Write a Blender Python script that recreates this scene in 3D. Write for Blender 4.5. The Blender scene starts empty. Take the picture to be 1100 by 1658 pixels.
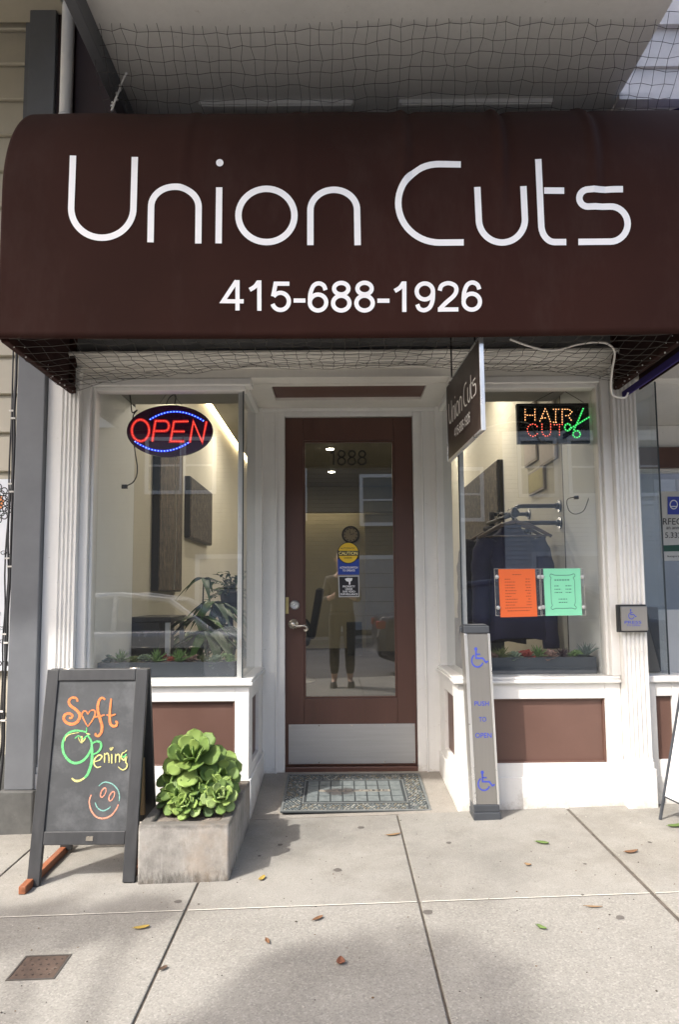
import bpy, math, random
from mathutils import Vector, Matrix
random.seed(7)
R_ = math.radians
C = bpy.context.scene.collection
S = bpy.context.scene

# ---------------------------------------------------------------- camera
HC = 1.1                      # camera height above the pavement at the shop front
FPX, PCX, PCY = 1102.0, 550.0, 866.5
PITCH, ROLL, YAW = R_(4.95), R_(0.45), R_(0.15)
fwd = Vector((math.sin(YAW)*math.cos(PITCH), math.cos(YAW)*math.cos(PITCH), math.sin(PITCH)))
rgt = fwd.cross(Vector((0, 0, 1))).normalized()
upv = rgt.cross(fwd)
rg2 = rgt*math.cos(ROLL) - upv*math.sin(ROLL)
up2 = upv*math.cos(ROLL) + rgt*math.sin(ROLL)
cam = bpy.data.cameras.new('camera'); cam_o = bpy.data.objects.new('camera', cam); C.objects.link(cam_o)
cam_o.matrix_world = Matrix(((rg2.x, up2.x, -fwd.x, 0), (rg2.y, up2.y, -fwd.y, 0), (rg2.z, up2.z, -fwd.z, HC), (0, 0, 0, 1)))
cam.sensor_fit = 'VERTICAL'; cam.sensor_height = 36.0; cam.lens = FPX/1658*36
cam.shift_y = 37.5/1658; cam.clip_start = 0.02; cam.clip_end = 500
S.camera = cam_o

# ---------------------------------------------------------------- sky, sun, exposure
SUN_EL = R_(47); SUN_XY = Vector((0.77, 0.64)).normalized()      # the way the light travels over the ground
w = bpy.data.worlds.new('World'); S.world = w; w.use_nodes = True
nt = w.node_tree; bg = nt.nodes['Background']
sky = nt.nodes.new('ShaderNodeTexSky'); sky.sky_type = 'NISHITA'; sky.sun_disc = False
sky.sun_elevation = SUN_EL; sky.sun_rotation = math.atan2(-SUN_XY.x, -SUN_XY.y)
sky.air_density = 1.0; sky.dust_density = 5.0; sky.ozone_density = 0.9
nt.links.new(sky.outputs[0], bg.inputs[0]); bg.inputs[1].default_value = 0.15
sun = bpy.data.lights.new('sun', 'SUN'); sun.energy = 2.05; sun.angle = R_(1.0); sun.color = (1.0, 0.965, 0.91)
sun_o = bpy.data.objects.new('sun', sun); C.objects.link(sun_o)
sdir = Vector((SUN_XY.x*math.cos(SUN_EL), SUN_XY.y*math.cos(SUN_EL), -math.sin(SUN_EL)))
sun_o.rotation_euler = sdir.to_track_quat('-Z', 'Y').to_euler(); sun_o.location = (-6, -6, 9)
S.view_settings.view_transform = 'Standard'; S.view_settings.look = 'None'
S.view_settings.exposure = 1.42; S.view_settings.gamma = 1
S.render.engine = 'CYCLES'
S.cycles.max_bounces = 8; S.cycles.diffuse_bounces = 4; S.cycles.glossy_bounces = 4; S.cycles.transparent_max_bounces = 16
S.cycles.caustics_reflective = False; S.cycles.caustics_refractive = False

# ---------------------------------------------------------------- measuring helpers
def ray(x, y):
    return rg2*((x-PCX)/FPX) - up2*((y-PCY)/FPX) + fwd
CAMP = Vector((0, 0, HC))
def at(x, y, Y):                       # the point at distance Y along a sight line
    d = ray(x, y); return CAMP + d*(Y/d.y)
def at_x(x, y, X):
    d = ray(x, y); return CAMP + d*(X/d.x)
def ground_z(X, Y):
    return 0.003 + 0.027*X + 0.02*(Y-3.5) if Y > -1.75 else -0.12 + 0.027*X + 0.02*(Y+1.75) - 0.105
def on_ground(x, y, dz=0):
    d = ray(x, y); t = (0.003 - HC - 0.07)/(d.z - 0.027*d.x - 0.02*d.y); p = CAMP + d*t; p.z += dz; return p
def lerp(a, b, t): return a + (b-a)*t
def smooth(pts, n=6, closed=False):    # Catmull-Rom through points
    out = []; N = len(pts)
    rng = range(N if closed else N-1)
    for i in rng:
        g = (lambda k: pts[k % N]) if closed else (lambda k: pts[min(max(k, 0), N-1)])
        p0, p1, p2, p3 = g(i-1), g(i), g(i+1), g(i+2)
        for j in range(n):
            t = j/n
            out.append(tuple(0.5*((2*b) + (-a+c)*t + (2*a-5*b+4*c-d)*t*t + (-a+3*b-3*c+d)*t**3) for a, b, c, d in zip(p0, p1, p2, p3)))
    if not closed: out.append(tuple(pts[-1]))
    return out

# ---------------------------------------------------------------- mesh builder
class MB:
    def __init__(s): s.v = []; s.f = []; s.m = []
    def add(s, vs, fs, mi=0, M=None):
        b = len(s.v)
        s.v += [(M @ Vector(p)) if M else Vector(p) for p in vs]
        s.f += [tuple(b+i for i in f) for f in fs]; s.m += [mi]*len(fs); return s
    def box(s, x0, x1, y0, y1, z0, z1, mi=0, M=None):
        return s.add([(x0,y0,z0),(x1,y0,z0),(x1,y1,z0),(x0,y1,z0),(x0,y0,z1),(x1,y0,z1),(x1,y1,z1),(x0,y1,z1)],
                     [(0,3,2,1),(4,5,6,7),(0,1,5,4),(1,2,6,5),(2,3,7,6),(3,0,4,7)], mi, M)
    def quad(s, a, b, c, d, mi=0): return s.add([a,b,c,d], [(0,1,2,3)], mi)
    def prism(s, poly, fn, t0, t1, mi=0, caps=True):      # poly: 2-D outline, fn(a, b, t) -> point
        n = len(poly)
        vs = [fn(a,b,t0) for a,b in poly] + [fn(a,b,t1) for a,b in poly]
        fs = [(i,(i+1)%n,n+(i+1)%n,n+i) for i in range(n)]
        if caps: fs += [tuple(range(n))[::-1], tuple(range(n,2*n))]
        return s.add(vs, fs, mi)
    def tube(s, pts, r, n=6, mi=0, caps=True, closed=False):
        pts = [Vector(p) for p in pts]; N = len(pts)
        rs = r if isinstance(r, (list, tuple)) else [r]*N
        vs = []; ref = None
        for i, p in enumerate(pts):
            a = pts[i-1] if (i > 0 or closed) else p; b = pts[(i+1) % N] if (i < N-1 or closed) else p
            t = (b-a)
            t = t.normalized() if t.length > 1e-9 else Vector((0,0,1))
            if ref is None: ref = t.orthogonal().normalized()
            ref = (ref - t*ref.dot(t))
            ref = ref.normalized() if ref.length > 1e-6 else t.orthogonal().normalized()
            o = t.cross(ref)
            for k in range(n):
                an = 2*math.pi*k/n; vs.append(p + (ref*math.cos(an) + o*math.sin(an))*rs[i])
        fs = []
        for i in range(N if closed else N-1):
            j = (i+1) % N
            for k in range(n): fs.append((i*n+k, i*n+(k+1)%n, j*n+(k+1)%n, j*n+k))
        if caps and not closed: fs += [tuple(range(n))[::-1], tuple((N-1)*n+k for k in range(n))]
        return s.add(vs, fs, mi)
    def lathe(s, prof, o, axis=(0,0,1), n=20, mi=0):       # prof: (radius, height along the axis)
        ax = Vector(axis).normalized(); u = ax.orthogonal().normalized(); v = ax.cross(u); o = Vector(o)
        vs = [o + ax*h + (u*math.cos(2*math.pi*k/n) + v*math.sin(2*math.pi*k/n))*r for r, h in prof for k in range(n)]
        fs = [(i*n+k, i*n+(k+1)%n, (i+1)*n+(k+1)%n, (i+1)*n+k) for i in range(len(prof)-1) for k in range(n)]
        fs += [tuple(range(n))[::-1], tuple((len(prof)-1)*n+k for k in range(n))]
        return s.add(vs, fs, mi)
    def ball(s, o, r, n=6, mi=0, sc=(1,1,1)):
        o = Vector(o); vs = []; fs = []
        for i in range(n+1):
            th = math.pi*i/n
            for k in range(n*2):
                ph = math.pi*k/n
                vs.append(o + Vector((math.sin(th)*math.cos(ph)*r*sc[0], math.sin(th)*math.sin(ph)*r*sc[1], math.cos(th)*r*sc[2])))
        m = n*2
        for i in range(n):
            for k in range(m): fs.append((i*m+k, (i+1)*m+k, (i+1)*m+(k+1)%m, i*m+(k+1)%m))
        return s.add(vs, fs, mi)
    def grid(s, fn, nu, nv, mi=0):
        vs = [fn(i/nu, j/nv) for j in range(nv+1) for i in range(nu+1)]
        fs = [(j*(nu+1)+i, j*(nu+1)+i+1, (j+1)*(nu+1)+i+1, (j+1)*(nu+1)+i) for j in range(nv) for i in range(nu)]
        return s.add(vs, fs, mi)
    def ribbon(s, pts, width, fn, mi=0, closed=False):     # flat stroke in 2-D, laid on a surface by fn(x, y)
        P_ = [Vector(p[:2]) for p in pts]; N = len(P_)
        ws = width if isinstance(width, (list, tuple)) else [width]*N
        L = []; Rr = []
        for i in range(N):
            a = P_[i-1] if (i > 0 or closed) else P_[i]; b = P_[(i+1) % N] if (i < N-1 or closed) else P_[i]
            d1 = (P_[i]-a); d2 = (b-P_[i])
            t = (d1.normalized() if d1.length > 1e-9 else Vector((0,0))) + (d2.normalized() if d2.length > 1e-9 else Vector((0,0)))
            t = t.normalized() if t.length > 1e-9 else Vector((1,0))
            nrm = Vector((-t.y, t.x)); k = 1.0
            if d1.length > 1e-9 and d2.length > 1e-9: k = min(1/max(0.35, nrm.dot(Vector((-d1.y, d1.x)).normalized())), 2)
            L.append(P_[i] + nrm*ws[i]/2*k); Rr.append(P_[i] - nrm*ws[i]/2*k)
        vs = [fn(p.x, p.y) for p in L] + [fn(p.x, p.y) for p in Rr]
        fs = [(i, (i+1) % N, N+(i+1) % N, N+i) for i in range(N if closed else N-1)]
        return s.add(vs, fs, mi)
    def disc2(s, cx, cy, rx, ry, fn, n=20, mi=0):
        return s.add([fn(cx, cy)] + [fn(cx+rx*math.cos(2*math.pi*k/n), cy+ry*math.sin(2*math.pi*k/n)) for k in range(n)],
                     [(0, 1+k, 1+(k+1) % n) for k in range(n)], mi)
    def build(s, name, mats, parent=None, smooth_=False, bevel=0, seg=2, solid=0, origin=None):
        off = world_loc(parent) if parent else Vector(origin or (0,0,0))
        me = bpy.data.meshes.new(name); me.from_pydata([v-off for v in s.v], [], s.f)
        for m in (mats if isinstance(mats, (list, tuple)) else [mats]): me.materials.append(m)
        me.polygons.foreach_set('material_index', s.m)
        if smooth_: me.polygons.foreach_set('use_smooth', [True]*len(s.f))
        me.update()
        o = bpy.data.objects.new(name, me); C.objects.link(o)
        if parent: o.parent = parent
        else: o.location = off
        if solid:
            q = o.modifiers.new('thickness', 'SOLIDIFY'); q.thickness = solid; q.offset = 0
        if bevel:
            q = o.modifiers.new('bevel', 'BEVEL'); q.width = bevel; q.segments = seg; q.limit_method = 'ANGLE'; q.angle_limit = R_(40)
            q.harden_normals = False
        return o
def world_loc(o):
    p = Vector((0,0,0))
    while o: p += o.location; o = o.parent
    return p
def thing(name, label, cat, loc, group=None):
    o = bpy.data.objects.new(name, None); C.objects.link(o); o.location = loc; o.empty_display_size = 0.1
    o['label'] = label; o['category'] = cat
    if group: o['group'] = group
    return o
def tag(o, label, cat, group=None):
    o['label'] = label; o['category'] = cat
    if group: o['group'] = group
    return o
def struct(o): o['kind'] = 'structure'; return o
def text_mesh(mb, body, fn, x0, x1, y0, y1, mi=0, weight=0.0, shear=0):
    """Text squeezed into the box x0..x1, y0..y1 (y0 is the top) of a 2-D frame, laid on a surface by fn."""
    cu = bpy.data.curves.new('lettering', 'FONT'); cu.body = body; cu.resolution_u = 4; cu.offset = weight; cu.shear = shear
    o = bpy.data.objects.new('lettering', cu); C.objects.link(o)
    me = bpy.data.meshes.new_from_object(o.evaluated_get(bpy.context.evaluated_depsgraph_get()))
    C.objects.unlink(o); bpy.data.objects.remove(o); bpy.data.curves.remove(cu)
    vs = [v.co.copy() for v in me.vertices]; fs = [tuple(p.vertices) for p in me.polygons]
    bpy.data.meshes.remove(me)
    ax, bx = min(v.x for v in vs), max(v.x for v in vs); ay, by = min(v.y for v in vs), max(v.y for v in vs)
    mb.add([fn(x0+(v.x-ax)/(bx-ax)*(x1-x0), y1-(v.y-ay)/(by-ay)*(y1-y0)) for v in vs], fs, mi)

# ---------------------------------------------------------------- materials
def nodes_of(name):
    m = bpy.data.materials.new(name); m.use_nodes = True
    return m, m.node_tree, m.node_tree.nodes['Principled BSDF']
def noise(nt, scale, detail=4, rough=0.6, vec=None, sc=None):
    n = nt.nodes.new('ShaderNodeTexNoise'); n.inputs['Scale'].default_value = scale; n.inputs['Detail'].default_value = detail
    n.inputs['Roughness'].default_value = rough
    tc = nt.nodes.new('ShaderNodeTexCoord'); src = tc.outputs['Object']
    if sc:
        mp = nt.nodes.new('ShaderNodeMapping'); mp.inputs['Scale'].default_value = sc; nt.links.new(src, mp.inputs[0]); src = mp.outputs[0]
    nt.links.new(src, n.inputs['Vector']); return n.outputs['Fac']
def ramp(nt, fac, stops):
    r = nt.nodes.new('ShaderNodeValToRGB'); e = r.color_ramp.elements
    while len(e) < len(stops): e.new(0.5)
    for i, (p, c) in enumerate(stops): e[i].position = p; e[i].color = (*c, 1) if len(c) == 3 else c
    nt.links.new(fac, r.inputs[0]); return r.outputs[0]
def mixc(nt, fac, a, b, mode='MIX'):
    n = nt.nodes.new('ShaderNodeMix'); n.data_type = 'RGBA'; n.blend_type = mode
    for sock, v in ((n.inputs['Factor'], fac), (n.inputs['A'], a), (n.inputs['B'], b)):
        if isinstance(v, (int, float)): sock.default_value = v
        elif isinstance(v, tuple): sock.default_value = (*v, 1)
        else: nt.links.new(v, sock)
    return n.outputs['Result']
def bump(nt, b, h, strength=0.3, dist=0.01, prev=None):
    n = nt.nodes.new('ShaderNodeBump'); n.inputs['Strength'].default_value = strength; n.inputs['Distance'].default_value = dist
    nt.links.new(h, n.inputs['Height'])
    if prev: nt.links.new(prev, n.inputs['Normal'])
    nt.links.new(n.outputs[0], b.inputs['Normal']); return n.outputs[0]
def mul(c, k): return tuple(min(1, x*k) for x in c)
def mat(name, col, rough=0.5, metal=0.0, var=0.12, scale=6, bmp=0.0, bscale=60, sc=None, dirt_veil=None, spec=0.5, bdist=0.003, rvar=0.12):
    m, nt, b = nodes_of(name)
    f = noise(nt, scale, 5, 0.65, sc=sc)
    c = ramp(nt, f, [(0.3, mul(col, 1-var)), (0.7, mul(col, 1+var))])
    if dirt_veil:                                              # (colour, coverage 0..1, scale)
        g = ramp(nt, noise(nt, dirt_veil[2], 7, 0.72), [(1-dirt_veil[1]-0.12, (0,0,0)), (1-dirt_veil[1]+0.12, (1,1,1))])
        c = mixc(nt, g, c, dirt_veil[0])
    nt.links.new(c, b.inputs['Base Color'])
    r = ramp(nt, f, [(0.2, (max(rough-rvar, 0.02),)*3), (0.8, (min(rough+rvar, 1),)*3)]); nt.links.new(r, b.inputs['Roughness'])
    b.inputs['Metallic'].default_value = metal; b.inputs['Specular IOR Level'].default_value = spec
    if bmp: bump(nt, b, noise(nt, bscale, 4, 0.6, sc=sc), bmp, bdist)
    return m
def emit(name, col, strength):
    m, nt, b = nodes_of(name); b.inputs['Base Color'].default_value = (*mul(col, 0.5), 1)
    b.inputs['Emission Color'].default_value = (*col, 1); b.inputs['Emission Strength'].default_value = strength
    return m
def glass_mat(name, tint, base=0.06, dirt_veil=0.0):
    m = bpy.data.materials.new(name); m.use_nodes = True; nt = m.node_tree; nt.nodes.clear()
    out = nt.nodes.new('ShaderNodeOutputMaterial'); mx = nt.nodes.new('ShaderNodeMixShader')
    tr = nt.nodes.new('ShaderNodeBsdfTransparent'); tr.inputs[0].default_value = (*tint, 1)
    gl = nt.nodes.new('ShaderNodeBsdfGlossy'); gl.inputs['Roughness'].default_value = 0.0
    lw = nt.nodes.new('ShaderNodeLayerWeight'); lw.inputs['Blend'].default_value = 0.5
    pw = nt.nodes.new('ShaderNodeMath'); pw.operation = 'POWER'; pw.inputs[1].default_value = 4.5; nt.links.new(lw.outputs['Facing'], pw.inputs[0])
    ma = nt.nodes.new('ShaderNodeMath'); ma.operation = 'MULTIPLY_ADD'; ma.inputs[1].default_value = 0.85; ma.inputs[2].default_value = base; ma.use_clamp = True
    nt.links.new(pw.outputs[0], ma.inputs[0]); nt.links.new(ma.outputs[0], mx.inputs[0])
    nt.links.new(tr.outputs[0], mx.inputs[1]); nt.links.new(gl.outputs[0], mx.inputs[2])
    last = mx.outputs[0]
    if dirt_veil:  # pale film imitating the veil of reflected daylight on the panes
        df = nt.nodes.new('ShaderNodeBsdfDiffuse'); df.inputs[0].default_value = (0.75, 0.76, 0.74, 1)
        m2 = nt.nodes.new('ShaderNodeMixShader')
        tc = ramp(nt, noise(nt, 5, 6, 0.7), [(0.35, (dirt_veil*0.4,)*3), (0.75, (dirt_veil,)*3)])
        nt.links.new(tc, m2.inputs[0]); nt.links.new(last, m2.inputs[1]); nt.links.new(df.outputs[0], m2.inputs[2]); last = m2.outputs[0]
    nt.links.new(last, out.inputs[0]); return m

def white_paint(name, col, streak=(38, 38, 1.2), splash=False):
    m, nt, b = nodes_of(name)
    f = noise(nt, 2.2, 6, 0.7); g = noise(nt, 1.0, 5, 0.6, sc=streak)
    c = ramp(nt, f, [(0.3, mul(col, 0.9)), (0.7, mul(col, 1.03))])
    c = mixc(nt, ramp(nt, g, [(0.45, (0,0,0)), (0.85, (0.35,)*3)]), c, mul(col, 0.82))
    spots = ramp(nt, noise(nt, 34, 3, 0.5), [(0.74, (0,0,0)), (0.80, (0.5,)*3)])
    c = mixc(nt, spots, c, (0.30, 0.27, 0.23))
    if splash:
        tc = nt.nodes.new('ShaderNodeTexCoord'); sp = nt.nodes.new('ShaderNodeSeparateXYZ'); nt.links.new(tc.outputs['Object'], sp.inputs[0])
        ad = nt.nodes.new('ShaderNodeMath'); ad.operation = 'MULTIPLY_ADD'; ad.inputs[1].default_value = -2.4; nt.links.new(sp.outputs['Z'], ad.inputs[0]); nt.links.new(noise(nt, 9, 8, 0.78), ad.inputs[2])
        c = mixc(nt, ramp(nt, ad.outputs[0], [(0.27, (0,0,0)), (0.60, (0.9,)*3)]), c, (0.33, 0.285, 0.225))
        c = mixc(nt, ramp(nt, noise(nt, 24, 7, 0.8, sc=(1,1,2.2)), [(0.63, (0,0,0)), (0.67, (0.55,)*3)]), c, (0.42, 0.39, 0.34))
    nt.links.new(c, b.inputs['Base Color']); b.inputs['Roughness'].default_value = 0.42
    bump(nt, b, g, 0.16, 0.004); return m

M = {}
M['white'] = white_paint('white_paint', (0.77, 0.762, 0.735), splash=True)
M['cream'] = white_paint('cream_paint', (0.74, 0.715, 0.66))
M['grey_fascia'] = mat('grey_fascia_paint', (0.22, 0.22, 0.22), 0.6, var=0.15)
M['brown_panel'] = mat('brown_panel_paint', (0.122, 0.066, 0.051), 0.45, var=0.1, scale=3, bmp=0.1, bscale=30, dirt_veil=((0.3,0.24,0.2), 0.18, 40))
M['door_brown'] = mat('door_brown_paint', (0.090, 0.043, 0.032), 0.42, var=0.14, scale=2.5, bmp=0.08, bscale=25, sc=(3,3,0.5))
M['steel'] = mat('brushed_steel', (0.47, 0.475, 0.48), 0.42, 0.75, var=0.07, scale=3, bmp=0.08, bscale=40, sc=(1,1,26), dirt_veil=((0.62,0.62,0.62), 0.22, 9))
M['alu'] = mat('satin_aluminium', (0.275, 0.265, 0.248), 0.42, 0.6, var=0.05, scale=4, sc=(30,30,0.6))
M['alu_edge'] = mat('bright_aluminium_edge', (0.78, 0.78, 0.77), 0.3, 0.8, var=0.04)
M['nickel'] = mat('worn_nickel', (0.62, 0.56, 0.47), 0.28, 0.95, var=0.08, scale=30)
M['brass'] = mat('aged_brass', (0.50, 0.42, 0.20), 0.4, 0.9, var=0.15, scale=25)
M['black'] = mat('black_plastic', (0.018, 0.018, 0.02), 0.4, var=0.2)
M['black_metal'] = mat('black_pipe_metal', (0.02, 0.019, 0.02), 0.35, 0.6, var=0.2)
M['dark_grey'] = mat('charcoal_plastic', (0.045, 0.05, 0.058), 0.5, var=0.15, bmp=0.15, bscale=90)
M['rubber'] = mat('dark_rubber', (0.04, 0.046, 0.048), 0.75, var=0.2, bmp=0.2, bscale=120)
M['blue_ink'] = mat('blue_ink', (0.045, 0.07, 0.42), 0.5, var=0.08)
M['black_ink'] = mat('black_ink', (0.012, 0.012, 0.013), 0.5, var=0.1)
M['white_ink'] = mat('white_vinyl', (0.86, 0.86, 0.87), 0.5, var=0.04, scale=9)
M['net'] = mat('net_cord', (0.055, 0.05, 0.045), 0.8, var=0.2)
M['white_cord'] = mat('white_cord', (0.6, 0.58, 0.54), 0.6, var=0.1)
M['silver_bead'] = mat('silver_clip', (0.7, 0.7, 0.7), 0.3, 0.9, var=0.05)
M['wood'] = mat('orange_stained_wood', (0.24, 0.082, 0.035), 0.55, var=0.35, scale=3, sc=(14,1.2,14), bmp=0.2, bscale=30)
M['card'] = mat('brown_cardboard', (0.36, 0.24, 0.12), 0.8, var=0.1)
M['glass'] = glass_mat('window_glass', (0.94, 0.96, 0.96), 0.20, 0.02)
M['door_glass'] = glass_mat('door_glass', (0.45, 0.46, 0.43), 0.22, 0.02)
M['side_glass'] = glass_mat('side_window_glass', (0.92, 0.95, 0.95), 0.16, 0.08)
M['clear'] = glass_mat('clear_acrylic', (0.96, 0.97, 0.97), 0.10, 0.06)
M['gasket'] = mat('dark_gasket', (0.03, 0.04, 0.045), 0.5)

def fabric(name, col, wscale=420, rough=0.8):
    m, nt, b = nodes_of(name)
    f = noise(nt, 1.4, 5, 0.6)
    c = ramp(nt, f, [(0.3, mul(col, 0.85)), (0.7, mul(col, 1.15))])
    d = ramp(nt, noise(nt, 3.0, 6, 0.75, sc=(1,1,0.35)), [(0.52, (0,0,0)), (0.85, (0.16,)*3)])
    c = mixc(nt, d, c, (0.11, 0.085, 0.075))
    nt.links.new(c, b.inputs['Base Color']); b.inputs['Roughness'].default_value = rough
    b.inputs['Sheen Weight'].default_value = 0.02; b.inputs['Sheen Roughness'].default_value = 0.5
    b.inputs['Specular IOR Level'].default_value = 0.12
    p = bump(nt, b, noise(nt, wscale, 2, 0.5), 0.12, 0.001); bump(nt, b, noise(nt, 7, 4, 0.6, sc=(1,1,0.5)), 0.25, 0.006, p)
    return m
M['awning'] = fabric('brown_awning_canvas', (0.0285, 0.0100, 0.0072))
M['awning_in'] = fabric('brown_awning_underside', (0.030, 0.014, 0.013))
M['purple'] = fabric('purple_awning_canvas', (0.035, 0.025, 0.13))

def concrete(name, col, speck=0.0, wear=0.3, bstr=0.35, zone=False):
    m, nt, b = nodes_of(name)
    c = ramp(nt, noise(nt, 1.3, 8, 0.7), [(0.28, mul(col, 0.66)), (0.5, col), (0.72, mul(col, 1.2))])
    c = mixc(nt, ramp(nt, noise(nt, 1.1, 7, 0.78), [(0.47, (0,0,0)), (0.66, (wear,)*3)]), c, mul((col[0], col[1]*0.95, col[2]*0.88), 0.62))
    c = mixc(nt, ramp(nt, noise(nt, 4.5, 5, 0.7), [(0.64, (0,0,0)), (0.78, (wear*0.9,)*3)]), c, mul(col, 1.3))
    fine = noise(nt, 210, 3, 0.7)
    c = mixc(nt, 0.55, c, ramp(nt, fine, [(0.3, (0.3,)*3), (0.7, (0.72,)*3)]), 'OVERLAY')
    h = fine
    if zone:
        tc = nt.nodes.new('ShaderNodeTexCoord'); sp = nt.nodes.new('ShaderNodeSeparateXYZ'); nt.links.new(tc.outputs['Object'], sp.inputs[0])
        z = ramp(nt, sp.outputs['Y'], [(0.0, (1,1,1)), (1.0, (1,1,1))])
        mr = nt.nodes.new('ShaderNodeMapRange'); mr.inputs['From Min'].default_value = 2.50; mr.inputs['From Max'].default_value = 2.64
        mr.inputs['To Min'].default_value = 1; mr.inputs['To Max'].default_value = 0.15; nt.links.new(sp.outputs['Y'], mr.inputs['Value'])
        vo = nt.nodes.new('ShaderNodeTexVoronoi'); vo.inputs['Scale'].default_value = 190; nt.links.new(tc.outputs['Object'], vo.inputs['Vector'])
        vc = nt.nodes.new('ShaderNodeSeparateColor'); nt.links.new(vo.outputs['Color'], vc.inputs[0])
        peb = ramp(nt, vc.outputs[0], [(0.0, mul(col, 0.62)), (0.3, mul(col, 0.95)), (0.8, mul(col, 1.06)), (1.0, mul(col, 1.5))])
        mm = nt.nodes.new('ShaderNodeMath'); mm.operation = 'MULTIPLY'; mm.inputs[1].default_value = 0.5; nt.links.new(mr.outputs[0], mm.inputs[0])
        c = mixc(nt, mm.outputs[0], c, peb)
    nt.links.new(c, b.inputs['Base Color']); b.inputs['Roughness'].default_value = 0.88; b.inputs['Specular IOR Level'].default_value = 0.25
    bump(nt, b, h, bstr, 0.002); return m
M['pavement'] = concrete('pavement_concrete', (0.248, 0.238, 0.215), zone=True, wear=0.55)
M['slab'] = concrete('entry_slab_concrete', (0.27, 0.25, 0.22), wear=0.35)
M['joint'] = mat('joint_dirt', (0.10, 0.085, 0.07), 0.95, var=0.4, scale=40)
M['joint_pale'] = mat('pale_joint_mortar', (0.60, 0.57, 0.50), 0.95, var=0.15, scale=60)

# ================================================================ THE SETTING: ground
YF = 3.5                      # plane of the shop front; the door stands at Y 4.14
JX = [-0.56+0.845*k for k in range(-8, 9)]; JY = [3.48, 2.56, 1.70, 0.84, -0.02, -0.88, -1.60]
def gp(X, Y, dz=0): return (X, Y, ground_z(X, Y)+dz)
mb = MB()
for i in range(len(JX)-1):
    for j in range(len(JY)-1):
        x0, x1, y1, y0 = JX[i]+(0.010 if abs(JX[i]-1.13) < .01 else 0.004), JX[i+1]-(0.008 if abs(JX[i+1]-1.13) < .01 else 0.004), JY[j]-0.002, JY[j+1]+0.002
        if j == 0: y1 = 3.60 if not (-0.56 < (x0+x1)/2 < 0.7) else 3.476
        t = [gp(x0,y0), gp(x1,y0), gp(x1,y1), gp(x0,y1)]
        d = [(p[0], p[1], p[2]-0.06) for p in t]
        mb.add(t+d, [(0,1,2,3),(4,7,6,5),(0,4,5,1),(1,5,6,2),(2,6,7,3),(3,7,4,0)])
pav = struct(mb.build('pavement', M['pavement'], bevel=0.004, seg=2))
mb = MB(); mb.quad(gp(-8,-1.62,-0.007), gp(8,-1.62,-0.007), gp(8,3.9,-0.007), gp(-8,3.9,-0.007)); struct(mb.build('pavement_joints', M['joint']))
mb = MB()
for i in range(len(JX)-1):
    a = gp(JX[i]+0.01, 2.56-0.0024, 0.0010); b_ = gp(JX[i+1]-0.01, 2.56-0.0024, 0.0010); c_ = gp(JX[i+1]-0.01, 2.56+0.0024, 0.0010); d_ = gp(JX[i]+0.01, 2.56+0.0024, 0.0010)
    mb.quad(a, b_, c_, d_)
struct(mb.build('pavement_joint_mortar', M['joint_pale']))
mb = MB()                                                # slab of the recessed entry, rising to the threshold
xs = [-0.46, 0.61]
mb.add([(xs[0],3.481,ground_z(xs[0],3.48)),(xs[1],3.481,ground_z(xs[1],3.48)),(xs[1],4.20,0.066),(xs[0],4.20,0.066),(xs[0],3.481,-0.2),(xs[1],3.481,-0.2),(xs[1],4.20,-0.2),(xs[0],4.20,-0.2)],
       [(0,1,2,3),(4,7,6,5),(0,4,5,1),(1,5,6,2),(2,6,7,3),(3,7,4,0)])
struct(mb.build('entry_floor', M['slab']))
M['gum'] = mat('trodden_gum', (0.10, 0.09, 0.08), 0.9, var=0.15, scale=40)
M['gum_pale'] = mat('pale_scuff', (0.27, 0.24, 0.20), 0.95, var=0.1, scale=60)
for (x, y, r) in ((494,1315,5),(585,1340,5),(454,1368,4),(547,1409,6),(727,1365,4),(693,1477,7),(1005,1486,6),(288,1460,5),(1053,1364,3),(948,1399,2.5),(420,1386,2.5),(944,1449,2.5),(811,1295,0)):
    if not r: continue
    p = on_ground(x, y); rr = r*p.y/FPX*1.15; m_ = MB()
    n = 14; ring = [(rr*random.uniform(0.8,1.15)*math.cos(2*math.pi*k/n), rr*random.uniform(0.8,1.15)*math.sin(2*math.pi*k/n)) for k in range(n)]
    m_.add([gp(p.x,p.y,0.0030)]+[gp(p.x+a,p.y+b_,0.0012) for a,b_ in ring], [(0,1+k,1+(k+1)%n) for k in range(n)])
    g = m_.build('gum_spot', M['gum'], pav)
# kerb, road
mb = MB()
mb.add([gp(-8,-1.75), gp(8,-1.75), gp(8,-1.605), gp(-8,-1.605)] + [(-8,-1.75,-0.9),(8,-1.75,-0.9),(8,-1.605,-0.9),(-8,-1.605,-0.9)], [(0,1,2,3),(4,7,6,5),(0,4,5,1),(1,5,6,2),(2,6,7,3),(3,7,4,0)])
struct(mb.build('kerb', concrete('kerb_concrete', (0.5,0.48,0.44)), bevel=0.015))
M['asphalt'] = concrete('road_asphalt', (0.10, 0.10, 0.105), wear=0.25)
mb = MB(); mb.quad(gp(-60,-13.2), gp(60,-13.2), gp(60,-1.751), gp(-60,-1.751)); struct(mb.build('road', M['asphalt']))
mb = MB(); mb.quad(gp(-60,-15.6,0.14), gp(60,-15.6,0.14), gp(60,-13.2,0.14), gp(-60,-13.2,0.14)); mb.quad(gp(-60,-13.2,-0.1), gp(60,-13.2,-0.1), gp(60,-13.2,0.14), gp(-60,-13.2,0.14)); struct(mb.build('far_pavement', M['slab']))
mb = MB(); mb.quad((-150,-150,-1.95),(150,-150,-1.95),(150,120,-1.95),(-150,120,-1.95)); struct(mb.build('ground', M['slab']))
mb = MB()
for x in (-5.4, 6.6): mb.box(x-0.05, x+0.05, -12.9, -11.0, 0, 0.001)
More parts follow.
